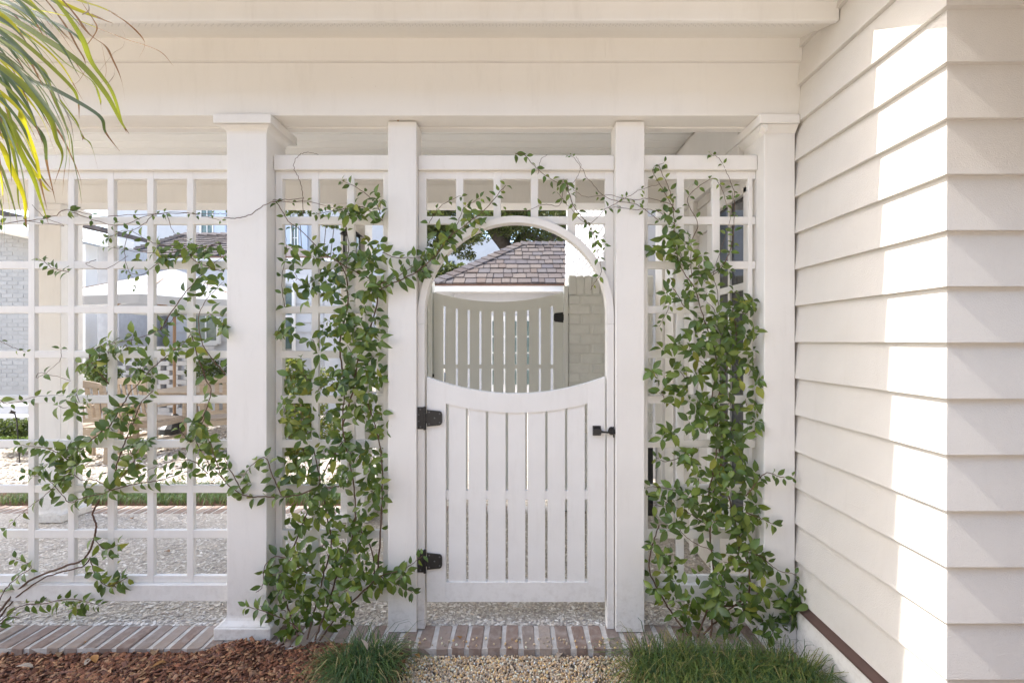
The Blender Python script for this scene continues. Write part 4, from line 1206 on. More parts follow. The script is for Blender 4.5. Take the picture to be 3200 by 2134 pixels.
MONDY = [(0.12, 0.18, 0.04), (0.17, 0.22, 0.05), (0.09, 0.15, 0.04), (0.22, 0.25, 0.06), (0.14, 0.18, 0.045), (0.34, 0.28, 0.11)]
def clump(label, centres, n, pal, lmin, lmax, name='grass_clump'):
    pos, az = [], []
    cs = np.array(centres)
    idx = rng.integers(0, len(cs), n)
    an = rng.uniform(0, 2 * np.pi, n); rr = cs[idx, 3] * rng.random(n) ** .7
    pos = np.stack([cs[idx, 0] + rr * np.cos(an), cs[idx, 1] + rr * np.sin(an) * .8, cs[idx, 2] + rng.uniform(-.01, .01, n)], -1)
    az = an + rng.normal(0, .5, n)
    ln_ = rng.uniform(lmin, lmax, n)
    lean = np.clip(rr / np.maximum(cs[idx, 3], 1e-3), .3, 1) * rng.uniform(.6, 1.3, n)
    o = blades(name, pos, az, ln_, rng.uniform(.0016, .0034, n), lean * rng.uniform(.8, 1.5, n), pal)
    return tag(o, label, 'grass')
clump('dark green mondo grass tuft at the foot of the hinge post', [(-.75, 2.25, -.045, .05), (-.66, 2.27, -.045, .04), (-.80, 2.19, -.04, .045), (-.72, 2.13, -.045, .05), (-.63, 2.2, -.045, .04), (-.7, 2.21, -.045, .05)], 1250, MONDO + MONDO + MONDY[:1] + [(.4, .33, .16)], .14, .25)
random.seed(61)
clump('wide yellow green mondo grass mass below the right trellis', [(.60 + .074 * i + random.uniform(-.03, .03), 2.29 - .012 * i - random.uniform(0, .05), -.05, random.uniform(.025, .05)) for i in range(10)] + [(.56 + .1 * i + random.uniform(-.03, .03), 2.14 - random.uniform(0, .05), -.05, random.uniform(.03, .055)) for i in range(8)] + [(.62 + .12 * i, 2.0 + random.uniform(-.03, .03), -.05, .05) for i in range(6)], 4300, MONDY + MONDO, .13, .26)
# mondo strip beyond the far edging
n = 5200
pos = np.stack([rng.uniform(-4.9, -1.4, n), rng.uniform(4.52, 5.05, n), np.full(n, -.02)], -1)
tag(blades('mondo_grass_strip', pos, rng.uniform(0, 6.28, n), rng.uniform(.09, .16, n), rng.uniform(.002, .0035, n), rng.uniform(.3, 1, n), MONDO), 'dark green mondo grass strip beyond the back brick edging', 'grass', kind='stuff')

# ------------------------------------------------------------------ jasmine vines
def leaf_mesh(name, m, fold, curl, fat):
    ys = [0, .05, .2, .42, .66, .86, 1.0]
    ws = [.012, .05, .175, .245, .20, .085, 0]
    vs, fs = [], []
    for y, w_ in zip(ys[:-1], ws[:-1]):
        z = -curl * y * y + 0.05 * math.sin(y * 3)
        w_ *= fat
        vs += [(-w_, y, z + fold * w_), (0, y, z), (w_, y, z + fold * w_)]
    vs.append((0, 1.0, -curl + 0.0))
    k = len(ys) - 1
    for i in range(k - 1):
        b0 = 3 * i
        fs += [(b0, b0 + 1, b0 + 4, b0 + 3), (b0 + 1, b0 + 2, b0 + 5, b0 + 4)]
    b0 = 3 * (k - 1); t = len(vs) - 1
    fs += [(b0, b0 + 1, t), (b0 + 1, b0 + 2, t)]
    return make_mesh(name, vs, fs, m, True), vs, fs
SHAPES = [(.35, .18, 1.0), (.55, .32, .95), (.2, .05, 1.08), (.45, .45, .9)]
LEAFM = [[leaf_mesh('leaf', m, *s)[0] for s in SHAPES] for m in LEAFS]
_, LV, LF = leaf_mesh('leaf', LEAFS[0], .4, .25, 1.0)
LCOL = [(0.06, 0.11, 0.021), (0.105, 0.168, 0.029), (0.16, 0.215, 0.037), (0.26, 0.28, 0.045)]

class Vine:
    def __init__(self, label, loc):
        self.root = thing('jasmine_vine', label, 'vine', loc)
        self.stems = Acc(); self.tend = Acc()
        self.leaves = []; self.dens = 1.0
    def leaf(self, p, d, n, L, c=None):
        if c is None:
            r = random.random(); c = 0 if r < .42 else 1 if r < .78 else 2 if r < .965 else 3
        d = Vector(d).normalized(); n = Vector(n)
        n = (n - d * n.dot(d))
        if n.length < 1e-3: n = Vector((0, -1, .2)) - d * d.y
        n.normalize(); x = d.cross(n)
        M = Matrix((x * L, d * L, n * L)).transposed()
        self.leaves.append((L, M, Vector(p), c))
    def pair(self, p, t, L, c=None, one=False):
        t = Vector(t).normalized()
        n = Vector((random.gauss(0, .35), -1, random.gauss(.35, .35))).normalized()
        s = t.cross(n); s.normalize()
        for sg in ((1, -1) if not one else (random.choice((1, -1)),)):
            d = s * sg * random.uniform(.6, 1.0) + t * random.uniform(.2, .7) + Vector((0, random.uniform(-.35, .15), -random.uniform(.05, .45)))
            nn = n + Vector((random.gauss(0, .3), random.gauss(0, .15), random.gauss(0, .3)))
            self.leaf(Vector(p) + d.normalized() * .006, d, nn, 1.08 * L * random.uniform(.8, 1.15), c)
    def stem(self, pts, r0=.003, r1=.0015, D=2.545, leaves=True, step=.05, L=.055, start=0.0, jitter=.006, wrap=.012, c=None, prob=1.0, tendril=False):
        """pts in photo pixels (u, v[, depth])"""
        w_ = []
        for q in pts:
            d = q[2] if len(q) > 2 else D + random.uniform(-wrap, wrap)
            w_.append(P(q[0], q[1], d))
        cv = catmull(w_, 7)
        for i in range(1, len(cv) - 1):
            cv[i] = cv[i] + Vector((random.gauss(0, jitter * .25), random.gauss(0, jitter * .2), random.gauss(0, jitter * .25)))
        nn = len(cv)
        self.stems.tube(cv, [r0 + (r1 - r0) * i / (nn - 1) for i in range(nn)], 5)
        if leaves:
            tot = 0; nxt = start
            total = sum((cv[i + 1] - cv[i]).length for i in range(nn - 1))
            for i in range(nn - 1):
                seg = cv[i + 1] - cv[i]; l = seg.length
                while nxt <= tot + l and l > 0:
                    f = (nxt - tot) / l; p = cv[i] + seg * f
                    if random.random() < prob:
                        self.pair(p, seg, L * random.uniform(.75, 1.2) * (1.0 - .35 * (nxt / max(total, .01))), c, one=random.random() < .12)
                    nxt += step * random.uniform(.7, 1.35)
                tot += l
            if random.random() < .8:
                self.pair(cv[-1], cv[-1] - cv[-2], L * .6, c)
    def mass(self, u, v, ru, rv, nodes, L=.062, D=(2.47, 2.56), back=.2, down=.35):
        """leafy clump: short twigs carrying whorls of leaves"""
        for _ in range(max(1, round(nodes * self.dens))):
            r = math.sqrt(random.random()); an = random.uniform(0, 2 * math.pi)
            uu, vv = u + ru * r * math.cos(an), v + rv * r * math.sin(an)
            bk = random.random() < back
            d = random.uniform(2.605, 2.66) if bk else random.uniform(*D)
            p = P(uu, vv, d)
            # twig back towards the clump's core
            q = P(u + (uu - u) * .55 + random.uniform(-10, 10), v + (vv - v) * .55 + random.uniform(5, 30), min(d + .05, 2.60) if not bk else 2.6)
            if random.random() < .6:
                self.stems.tube(catmull([q, (p + q) / 2 + Vector((random.gauss(0, .008), 0, random.gauss(0, .008))), p], 3), [.0016] * 6 + [.001], 4)
            n = Vector((random.gauss(0, .4), -1, random.gauss(.45, .35))).normalized()
            k = random.choice((2, 3, 4, 4, 5))
            a0 = random.uniform(0, 6.28)
            e1 = n.cross(Vector((0, 0, 1))).normalized(); e2 = n.cross(e1)
            for i in range(k):
                a_ = a0 + 2 * math.pi * i / k + random.gauss(0, .3)
                dd = e1 * math.cos(a_) + e2 * math.sin(a_) + Vector((0, random.uniform(-.3, .1), -down * random.random() * 1.5))
                nn = n + Vector((random.gauss(0, .3), 0, random.gauss(0, .3)))
                cc = None
                if bk: cc = random.choice((2, 2, 1, 3)) if random.random() < .8 else 1  # leaves behind the lattice get paler, yellower colours that imitate backlight
                self.leaf(p + dd.normalized() * .008, dd, nn, L * random.choice((random.uniform(.45, .8), random.uniform(.75, 1.1), random.uniform(.95, 1.28))), cc)
    def finish(self):
        c = WL[self.root.name]
        self.stems.build('stem', STEM, self.root, smooth=True)
        if self.tend.v: self.tend.build('tendril', STEM, self.root, smooth=True)
        # keep leaves clear of the solid trim: pull those that would sit inside a rail forward
        lv = sorted(self.leaves, key=lambda l: -l[0] * (1.3 if l[2].y < 2.59 else 1.0))
        for (L, M, p, cc) in lv[:300]:
            o = link('leaf', random.choice(LEAFM[cc]), p, self.root)
            o.matrix_local = Matrix.Translation(p - c) @ M.to_4x4()
        rest = lv[300:]
        if rest:
            mt = np.array([[list(M[i]) + [p[i]] for i in range(3)] for (L, M, p, cc) in rest])
            cols = np.array([LCOL[cc] for (_, _, _, cc) in rest]) * rng.uniform(.75, 1.25, len(rest))[:, None]
            o = scatter_mesh('foliage', LV, LF, mt, cols, LEAFSTUFF, smooth=True, parent=self.root)
            o['kind'] = 'stuff'

random.seed(1234)
# --- left vine
VL = Vine('jasmine vine climbing sparsely over the left trellis', (P(-40, 1990, 2.5).x, 2.5, -0.03))
s = VL.stem
s([(-60, 1990, 2.42), (30, 1870), (100, 1810), (200, 1770), (262, 1745), (292, 1690), (300, 1640), (290, 1600), (320, 1550), (345, 1530)], .006, .004, leaves=False)
s([(-40, 1985, 2.40), (20, 1900), (70, 1850), (150, 1800), (255, 1770), (280, 1745)], .0045, .003, leaves=False)
s([(-40, 1975, 2.42), (10, 1850), (60, 1800), (100, 1770), (50, 1745)], .003, .0015, step=.05, start=.2)
s([(-30, 1965, 2.42), (60, 1895), (140, 1885), (220, 1870), (310, 1890)], .003, .0015, step=.04, start=.16, L=.05)
s([(-20, 1975, 2.42), (20, 1930), (60, 1930)], .003, .0015, step=.045, L=.055)
s([(280, 1740), (300, 1800), (340, 1830), (400, 1805)], .0025, .0015, step=.035, L=.065)
s([(290, 1680), (330, 1715), (370, 1700)], .0022, .0012, step=.035, L=.062)
s([(345, 1530), (380, 1490), (420, 1440), (400, 1395)], .003, .002, step=.05, L=.06)
s([(345, 1532), (430, 1510), (500, 1500), (560, 1480), (600, 1470)], .003, .0015, step=.05, L=.055)
s([(345, 1530), (300, 1500), (255, 1500), (215, 1480), (160, 1530), (110, 1570), (70, 1600), (20, 1650)], .0025, .001, step=.06, L=.055)
s([(330, 1540), (260, 1555), (220, 1570), (190, 1540), (150, 1500), (80, 1480)], .003, .001, step=.045, L=.062)
s([(240, 1460), (190, 1420), (140, 1400), (60, 1390)], .003, .001, step=.035, L=.065)
s([(320, 1345), (240, 1415), (190, 1435), (90, 1470)], .0035, .001, step=.035, L=.065)
s([(360, 1470), (375, 1420), (400, 1360), (420, 1310), (440, 1260), (480, 1220)], .0035, .002, step=.05, L=.055)
s([(330, 1350), (380, 1270), (420, 1210), (500, 1130), (560, 1085), (600, 1040)], .0035, .0015, step=.06, L=.06)
s([(340, 1200), (300, 1150), (280, 1110), (320, 1080), (420, 1060), (500, 1030), (560, 980)], .003, .0012, step=.05, L=.06)
s([(600, 1050), (640, 1180), (660, 1220), (640, 1290), (610, 1360), (640, 1430), (700, 1500)], .003, .002, step=.05, L=.06)
s([(640, 1300), (600, 1380), (560, 1340)], .0025, .001, step=.035, L=.06)
s([(650, 1480), (600, 1440), (540, 1440), (480, 1460), (430, 1490)], .0025, .001, step=.05, L=.058)
s([(705, 1170), (640, 1090), (620, 1000), (650, 930), (700, 880)], .003, .001, step=.05, L=.055)
s([(500, 1030), (560, 940), (610, 880), (660, 830), (700, 800)], .003, .001, step=.05, L=.055)
s([(700, 850), (640, 830), (570, 800), (500, 820), (440, 860), (380, 840)], .0025, .001, step=.05, L=.05)
s([(600, 800), (540, 770), (480, 760), (400, 720), (345, 740)], .0025, .001, step=.055, L=.05)
s([(690, 760), (600, 780), (520, 790), (450, 790), (330, 770)], .0025, .001, step=.06, L=.05)
s([(215, 660), (300, 690), (380, 705), (470, 672), (580, 665), (690, 690)], .0018, .0012, step=.14, L=.035, tendril=True)
s([(0, 700), (80, 690), (160, 680), (215, 655), (300, 675), (400, 672), (520, 668), (640, 668), (705, 668)], .002, .0014, step=.13, L=.032, tendril=True)
s([(80, 690), (160, 700), (200, 705), (140, 680), (100, 640)], .0016, .001, leaves=False, tendril=True)
s([(480, 672), (450, 700), (400, 735), (390, 800), (410, 860), (430, 880), (420, 900)], .0016, .0009, step=.12, L=.03, tendril=True)
s([(520, 668), (540, 720), (560, 740), (620, 770)], .0016, .0009, step=.1, L=.03, tendril=True)
s([(300, 812), (270, 826), (330, 840), (400, 800)], .0016, .001, leaves=False, tendril=True)
s([(215, 850), (170, 840), (140, 820), (125, 812)], .002, .0012, step=.03, L=.045, D=2.5)
s([(0, 1250), (20, 1262), (60, 1255), (120, 1238), (200, 1235)], .002, .001, step=.06, L=.045)
s([(0, 1065), (40, 1085), (80, 1100)], .0015, .001, step=.1, L=.03)
s([(220, 1190), (130, 1165), (120, 1180), (185, 1130), (190, 1090)], .0014, .001, step=.2, L=.06)
for (u, v, ru, rv, n) in ((320, 1085, 45, 30, 6), (410, 1080, 60, 35, 8), (300, 1140, 50, 35, 7), (450, 1180, 45, 40, 6), (240, 1260, 60, 35, 6), (380, 1310, 60, 45, 9), (440, 1370, 50, 30, 5), (210, 1420, 60, 45, 8),
                          (170, 1480, 60, 25, 5), (660, 1400, 40, 60, 8), (620, 1340, 40, 30, 4), (680, 1010, 30, 60, 6), (560, 1090, 45, 25, 5), (480, 800, 60, 35, 5), (600, 800, 50, 40, 5), (640, 900, 50, 40, 5), (400, 1440, 40, 25, 3), (330, 1810, 50, 25, 5), (230, 1890, 60, 18, 4), (350, 1720, 25, 25, 2)):
    VL.mass(u, v, ru, rv, n, L=.057, back=.3)
VL.finish()

# --- middle vine
VM = Vine('dense jasmine vine rooted by the front column, covering the middle trellis', (P(985, 1990, 2.38).x, 2.38, -0.02)); VM.dens = .88
s = VM.stem
for pts in ([(960, 1995, 2.37), (985, 1900), (1010, 1800), (1035, 1700), (1020, 1600), (1000, 1500), (980, 1400)],
            [(985, 1998, 2.37), (1020, 1900), (1060, 1780), (1100, 1680), (1110, 1560), (1090, 1440), (1070, 1330), (1080, 1200)],
            [(1000, 2000, 2.37), (1050, 1930), (1120, 1860), (1170, 1800), (1150, 1690), (1100, 1640)],
            [(930, 1985, 2.37), (900, 1900), (880, 1820), (920, 1700), (960, 1600), (1010, 1480), (1070, 1380)],
            [(1070, 1330), (1100, 1230), (1120, 1120), (1160, 1020), (1180, 900), (1110, 850), (1060, 820)],
            [(1080, 1200), (1060, 1080), (1085, 960), (1080, 860), (1040, 790)],
            [(1180, 1800), (1190, 1640), (1195, 1480), (1180, 1360), (1150, 1260)]):
    s(pts, .005, .003, leaves=True, step=.07, start=.25, L=.06)
s([(1060, 1520), (980, 1530), (920, 1548), (840, 1552), (760, 1545), (700, 1500), (670, 1420), (650, 1370)], .004, .002, step=.05, start=.2, L=.06, D=2.475)
s([(760, 1542), (720, 1470), (700, 1430)], .003, .0015, step=.045, L=.055, D=2.475)
s([(880, 1548), (850, 1480), (830, 1430), (790, 1450), (760, 1490)], .003, .0015, step=.04, L=.058, D=2.47)
s([(960, 1790), (880, 1740), (830, 1760), (820, 1830), (800, 1850)], .003, .0015, step=.045, L=.065, D=2.45)
s([(950, 1980, 2.37), (900, 1940, 2.4), (830, 1910, 2.42), (770, 1895, 2.43)], .003, .0015, step=.04, L=.065)
s([(1130, 1850), (1190, 1800), (1240, 1785), (1290, 1760), (1320, 1735)], .003, .0012, step=.045, L=.06, D=2.48)
s([(1190, 1800), (1250, 1830), (1290, 1850)], .0028, .0012, step=.04, L=.065, D=2.48)
# up and over: top cluster, tendrils to the column and to the arch
s([(1060, 820), (1010, 790), (940, 720), (900, 690), (870, 640), (850, 625), (900, 632), (960, 630), (1040, 650)], .0025, .0014, step=.09, L=.04)
s([(700, 682), (740, 682), (780, 672), (830, 640), (870, 628), (950, 620)], .0022, .0015, leaves=False, D=2.475, tendril=True)
s([(948, 670), (945, 600), (935, 560), (920, 530), (922, 500), (945, 480), (975, 478), (995, 484)], .0018, .001, leaves=False, D=2.535, tendril=True)
s([(1195, 690), (1140, 650), (1090, 650), (1040, 660), (990, 670)], .003, .0015, step=.03, L=.05)
s([(1190, 670), (1170, 630), (1120, 590), (1070, 565)], .0025, .0012, step=.04, L=.045)
s([(1080, 850), (1090, 760), (1080, 690), (1130, 660)], .0022, .0012, step=.06, L=.045)
s([(890, 960), (880, 880), (895, 780), (890, 720)], .002, .001, step=.07, L=.045)
s([(1180, 910), (1240, 880), (1300, 850), (1360, 800), (1400, 745), (1460, 700), (1520, 650), (1580, 580)], .0032, .0018, step=.045, L=.058, D=2.49)
s([(1170, 895), (1230, 870), (1290, 835), (1340, 800)], .0026, .0015, step=.045, L=.055, D=2.5)
s([(1195, 790), (1240, 805), (1290, 805), (1330, 800)], .0022, .0012, step=.04, L=.05, D=2.5)
s([(1400, 745), (1430, 700), (1450, 650), (1500, 620)], .002, .001, step=.05, L=.055, D=2.5)
s([(1340, 700), (1370, 650), (1420, 620), (1460, 610)], .0016, .001, step=.07, L=.04, D=2.53, tendril=True)
for (u, v, ru, rv, n) in ((1120, 655, 60, 24, 7), (1170, 640, 25, 30, 3), (920, 790, 35, 40, 4), (1010, 810, 60, 50, 10), (1120, 800, 55, 50, 11), (1170, 780, 30, 50, 4), (950, 880, 50, 45, 6), (1060, 880, 60, 50, 10), (1160, 900, 40, 60, 9),
                          (1000, 930, 60, 40, 5), (1080, 960, 60, 35, 6), (1060, 1030, 60, 50, 12), (1160, 1040, 40, 55, 10), (900, 1040, 35, 30, 4), (1000, 1070, 45, 40, 6), (1120, 1110, 70, 50, 14), (1010, 1170, 70, 45, 10), (915, 1170, 40, 35, 6), (940, 1130, 20, 30, 2),
                          (1130, 1190, 60, 50, 12), (1060, 1200, 50, 40, 8), (960, 1210, 60, 40, 9), (900, 1290, 40, 40, 7), (980, 1310, 60, 45, 12), (1080, 1290, 70, 45, 13), (1160, 1280, 40, 45, 8), (1180, 1200, 22, 40, 4), (1190, 1350, 20, 50, 5),
                          (1060, 1370, 50, 35, 6), (930, 1400, 30, 30, 3), (1100, 1410, 70, 40, 11), (960, 1450, 70, 45, 12), (1060, 1490, 60, 40, 9), (1170, 1450, 35, 50, 7), (900, 1500, 40, 35, 5), (1000, 1540, 60, 40, 8), (1170, 1530, 35, 50, 8),
                          (960, 1620, 60, 45, 8), (1060, 1620, 60, 45, 8), (1140, 1620, 45, 45, 7), (900, 1720, 45, 40, 8), (980, 1700, 50, 40, 6), (1060, 1740, 50, 40, 8), (1140, 1700, 30, 40, 4), (870, 1800, 45, 50, 9), (960, 1800, 60, 45, 10), (1060, 1830, 70, 45, 12), (1150, 1800, 45, 40, 7),
                          (1200, 1800, 45, 35, 6), (840, 1880, 40, 40, 5), (930, 1900, 60, 45, 9), (1020, 1910, 50, 40, 6), (900, 1960, 50, 20, 3), (1070, 1940, 40, 25, 4), (1000, 1860, 60, 35, 6), (1250, 1790, 30, 30, 3),
                          (1360, 790, 40, 30, 4), (1310, 830, 30, 22, 3), (1480, 680, 40, 40, 4), (1390, 740, 30, 40, 3)):
    VM.mass(u, v, ru, rv, n, L=.059, back=.28 if v < 1600 else .15, D=(2.46, 2.555) if v < 1700 else (2.40, 2.54))
VM.finish()

# --- right vine
VR = Vine('jasmine vine rooted by the pilaster, covering the right trellis', (P(2200, 1985, 2.38).x, 2.38, -0.03)); VR.dens = .84
s = VR.stem
for pts in ([(2180, 1990, 2.38), (2215, 1890), (2260, 1790), (2310, 1720), (2270, 1620), (2215, 1560), (2230, 1470), (2240, 1380), (2225, 1250), (2240, 1130), (2200, 1000)],
            [(2220, 1990, 2.38), (2240, 1900), (2330, 1880), (2340, 1780), (2300, 1640), (2260, 1480), (2240, 1300), (2260, 1180), (2300, 1080), (2290, 960)],
            [(2160, 1995, 2.38), (2110, 1930), (2060, 1850), (2030, 1780), (2040, 1700), (2060, 1640)],
            [(2230, 1780), (2220, 1660), (2230, 1540), (2260, 1420), (2300, 1330)],
            [(2200, 1980, 2.38), (2260, 1920), (2330, 1870), (2420, 1860), (2480, 1880), (2530, 1900)]):
    s(pts, .005, .003, step=.075, start=.2, L=.06)
s([(2200, 1000), (2170, 900), (2130, 840), (2110, 760), (2105, 660), (2090, 590), (2060, 520)], .003, .0015, step=.05, L=.05)
s([(2140, 960), (2100, 900), (2090, 960), (2060, 1020)], .0022, .0012, step=.05, L=.045)
s([(2160, 870), (2160, 760), (2180, 700), (2150, 620), (2220, 560), (2250, 580), (2270, 640)], .0022, .0012, step=.06, L=.045)
s([(2180, 860), (2230, 850), (2270, 810), (2290, 760)], .002, .001, step=.05, L=.045)
s([(2200, 880), (2260, 830), (2290, 740), (2295, 620), (2280, 560), (2250, 500), (2220, 482)], .0022, .001, step=.1, L=.04)
s([(2110, 660), (2070, 590), (2040, 530), (2075, 510)], .002, .001, step=.07, L=.042)
s([(2250, 990), (2240, 900), (2230, 850), (2280, 700), (2290, 600)], .0018, .001, step=.1, L=.04)
s([(2105, 640), (2030, 620), (1980, 625), (1900, 610), (1830, 615), (1790, 590)], .0018, .001, step=.12, L=.03, D=2.505, tendril=True)
s([(2110, 700), (2050, 660), (1980, 655), (1900, 650), (1840, 700), (1790, 660), (1740, 600)], .0018, .001, step=.09, L=.034, D=2.505, tendril=True)
s([(2060, 690), (1990, 640), (1900, 620), (1840, 560), (1800, 500), (1780, 485)], .0018, .001, step=.14, L=.03, D=2.505, tendril=True)
s([(1900, 650), (1970, 610), (2010, 590), (2060, 575)], .0016, .001, step=.12, L=.032, D=2.505, tendril=True)
s([(1610, 480), (1640, 485), (1670, 520), (1720, 560), (1770, 580)], .002, .0012, step=.05, L=.042, D=2.53)
s([(1680, 545), (1690, 500), (1710, 484)], .0014, .0009, leaves=False, D=2.53, tendril=True)
s([(1770, 590), (1800, 560), (1815, 520), (1800, 490)], .0014, .0009, leaves=False, D=2.53, tendril=True)
s([(1770, 570), (1790, 640), (1820, 680), (1850, 720), (1870, 800), (1880, 850), (1860, 880), (1845, 905)], .0024, .0012, step=.05, L=.045, D=2.51)
s([(1840, 720), (1870, 740), (1890, 770)], .0016, .001, step=.05, L=.04, D=2.52)
s([(1760, 560), (1750, 640), (1700, 640), (1640, 660), (1580, 660)], .0016, .001, step=.1, L=.035, D=2.53, tendril=True)
s([(2330, 1550), (2390, 1480), (2440, 1490), (2475, 1490)], .003, .0012, step=.038, L=.055, D=2.45)
s([(2330, 1600), (2380, 1620), (2420, 1640)], .0028, .0012, step=.038, L=.06, D=2.45)
s([(2330, 1720), (2380, 1740), (2430, 1780), (2490, 1795)], .003, .0012, step=.04, L=.06, D=2.44)
s([(2160, 1420), (2080, 1440), (2050, 1430)], .0022, .001, step=.06, L=.055)
s([(2170, 1560), (2100, 1530), (2040, 1520), (2020, 1525)], .0024, .001, step=.045, L=.055)
s([(2210, 1640), (2130, 1590), (2060, 1580), (2030, 1575)], .0024, .001, step=.045, L=.062)
s([(2230, 1720), (2160, 1690), (2110, 1640)], .0022, .0012, step=.07, L=.055)
for (u, v, ru, rv, n) in ((2100, 660, 30, 30, 2), (2110, 745, 40, 40, 6), (2150, 800, 50, 40, 8), (2060, 770, 30, 25, 3), (2200, 820, 45, 35, 5), (2250, 850, 40, 30, 3), (2105, 900, 40, 40, 4), (2170, 930, 50, 35, 5), (2250, 960, 50, 35, 7), (2320, 940, 45, 40, 8), (2360, 950, 20, 30, 2),
                          (2200, 1010, 60, 35, 9), (2290, 1020, 60, 40, 12), (2360, 1050, 30, 45, 6), (2150, 1080, 50, 40, 7), (2230, 1100, 60, 45, 13), (2310, 1090, 50, 40, 9), (2080, 1090, 35, 30, 4), (2070, 1170, 40, 35, 6), (2150, 1180, 60, 40, 10), (2240, 1180, 50, 40, 9), (2320, 1170, 50, 40, 7), (2360, 1180, 22, 30, 3),
                          (2190, 1250, 50, 40, 8), (2280, 1270, 60, 45, 10), (2340, 1260, 30, 40, 5), (2070, 1250, 35, 35, 4), (2120, 1220, 40, 30, 4), (2200, 1330, 50, 40, 8), (2290, 1340, 60, 40, 10), (2350, 1330, 30, 35, 4), (2090, 1340, 45, 35, 5), (2180, 1410, 50, 35, 7), (2280, 1410, 50, 40, 9),
                          (2250, 1470, 50, 40, 8), (2190, 1490, 40, 40, 6), (2320, 1480, 40, 30, 5), (2390, 1490, 40, 22, 5), (2280, 1550, 60, 40, 10), (2100, 1560, 50, 35, 7), (2160, 1570, 45, 35, 6), (2340, 1600, 45, 40, 7), (2240, 1630, 55, 40, 9), (2320, 1660, 50, 40, 9), (2110, 1640, 30, 25, 4),
                          (2070, 1720, 40, 40, 7), (2090, 1790, 40, 40, 7), (2300, 1740, 45, 45, 8), (2360, 1730, 40, 35, 6), (2200, 1800, 50, 40, 8), (2290, 1820, 60, 40, 12), (2130, 1860, 50, 40, 8), (2060, 1830, 35, 35, 4), (2220, 1880, 60, 40, 9), (2340, 1880, 50, 40, 8), (2430, 1860, 50, 40, 10), (2490, 1900, 40, 40, 7), (2160, 1930, 50, 30, 6),
                          (2260, 1950, 50, 30, 6), (2400, 1940, 50, 35, 7), (2470, 1960, 40, 25, 4), (2530, 1860, 25, 30, 3), (2400, 1780, 40, 25, 4), (2550, 1900, 15, 25, 3), (2500, 1840, 40, 30, 6), (2460, 1900, 50, 40, 8), (2540, 1870, 25, 30, 4), (2420, 1960, 50, 25, 5)):
    VR.mass(u, v, ru, rv, n, L=.059, back=.2 if u < 2330 else 0.0, D=(2.46, 2.555) if v < 1700 else (2.38, 2.52))
VR.finish()

# ------------------------------------------------------------------ palm fronds, top left, near the camera
pm = thing('palm_tree', 'backlit palm fronds hanging into the top left corner', 'palm', (-2.7, 0.95, -0.05))
a = Acc(); a.tube(catmull([(-2.7, .95, -0.06), (-2.69, .96, 0.9), (-2.66, .98, 1.9), (-2.6, 1.0, 2.7)], 5), [.14, .13, .12, .12, .115, .115, .11, .11, .11, .1, .1, .1, .1, .1, .09, .08], 10)
a.build('trunk', BARK, pm, smooth=True)
DP = 1.25
def strip(px, w_, m, name='leaflet', D=DP, twist=None):
    pts = catmull([P(u, v, d if d else D) for (u, v, d) in [(q + (None,))[:3] for q in px]], 7)
    n = len(pts); vs, fs = [], []
    tw = random.uniform(-.9, .9) if twist is None else twist
    nb0 = Vector((-.5 + random.gauss(0, .25), -.3 + random.gauss(0, .3), .75)) if random.random() < .72 else Vector((math.sin(tw), -math.cos(tw), .35))
    for i, p in enumerate(pts):
        t = (pts[min(i + 1, n - 1)] - pts[max(i - 1, 0)]).normalized()
        nrm = nb0; nrm = (nrm - t * nrm.dot(t)).normalized()
        sd = t.cross(nrm)
        f = i / (n - 1)
        ww = .6 * w_ * (.55 + .9 * f if f < .35 else (1 - ((f - .35) / .65) ** 1.3) * .865 + .03)
        vs += [p - sd * ww + nrm * ww * .35, p, p + sd * ww + nrm * ww * .35]
    for i in range(n - 1):
        b0 = 3 * i
        fs += [(b0, b0 + 1, b0 + 4, b0 + 3), (b0 + 1, b0 + 2, b0 + 5, b0 + 4)]
    a = Acc(); a.add(vs, fs)
    o = a.build(name, m, pm, smooth=True)
    if m in PALMG[:2] or m is PALMD:
        o.data.materials.append(PALMG[2])
        k0 = int((n - 1) * random.uniform(.78, .97))
        for i, pl_ in enumerate(o.data.polygons):
            if i // 2 >= k0: pl_.material_index = 1
    return o
def zz(*pts): return [(x * .4464, y * .4464) for x, y in pts]
random.seed(77)
G, Yw, Dry = PALMG
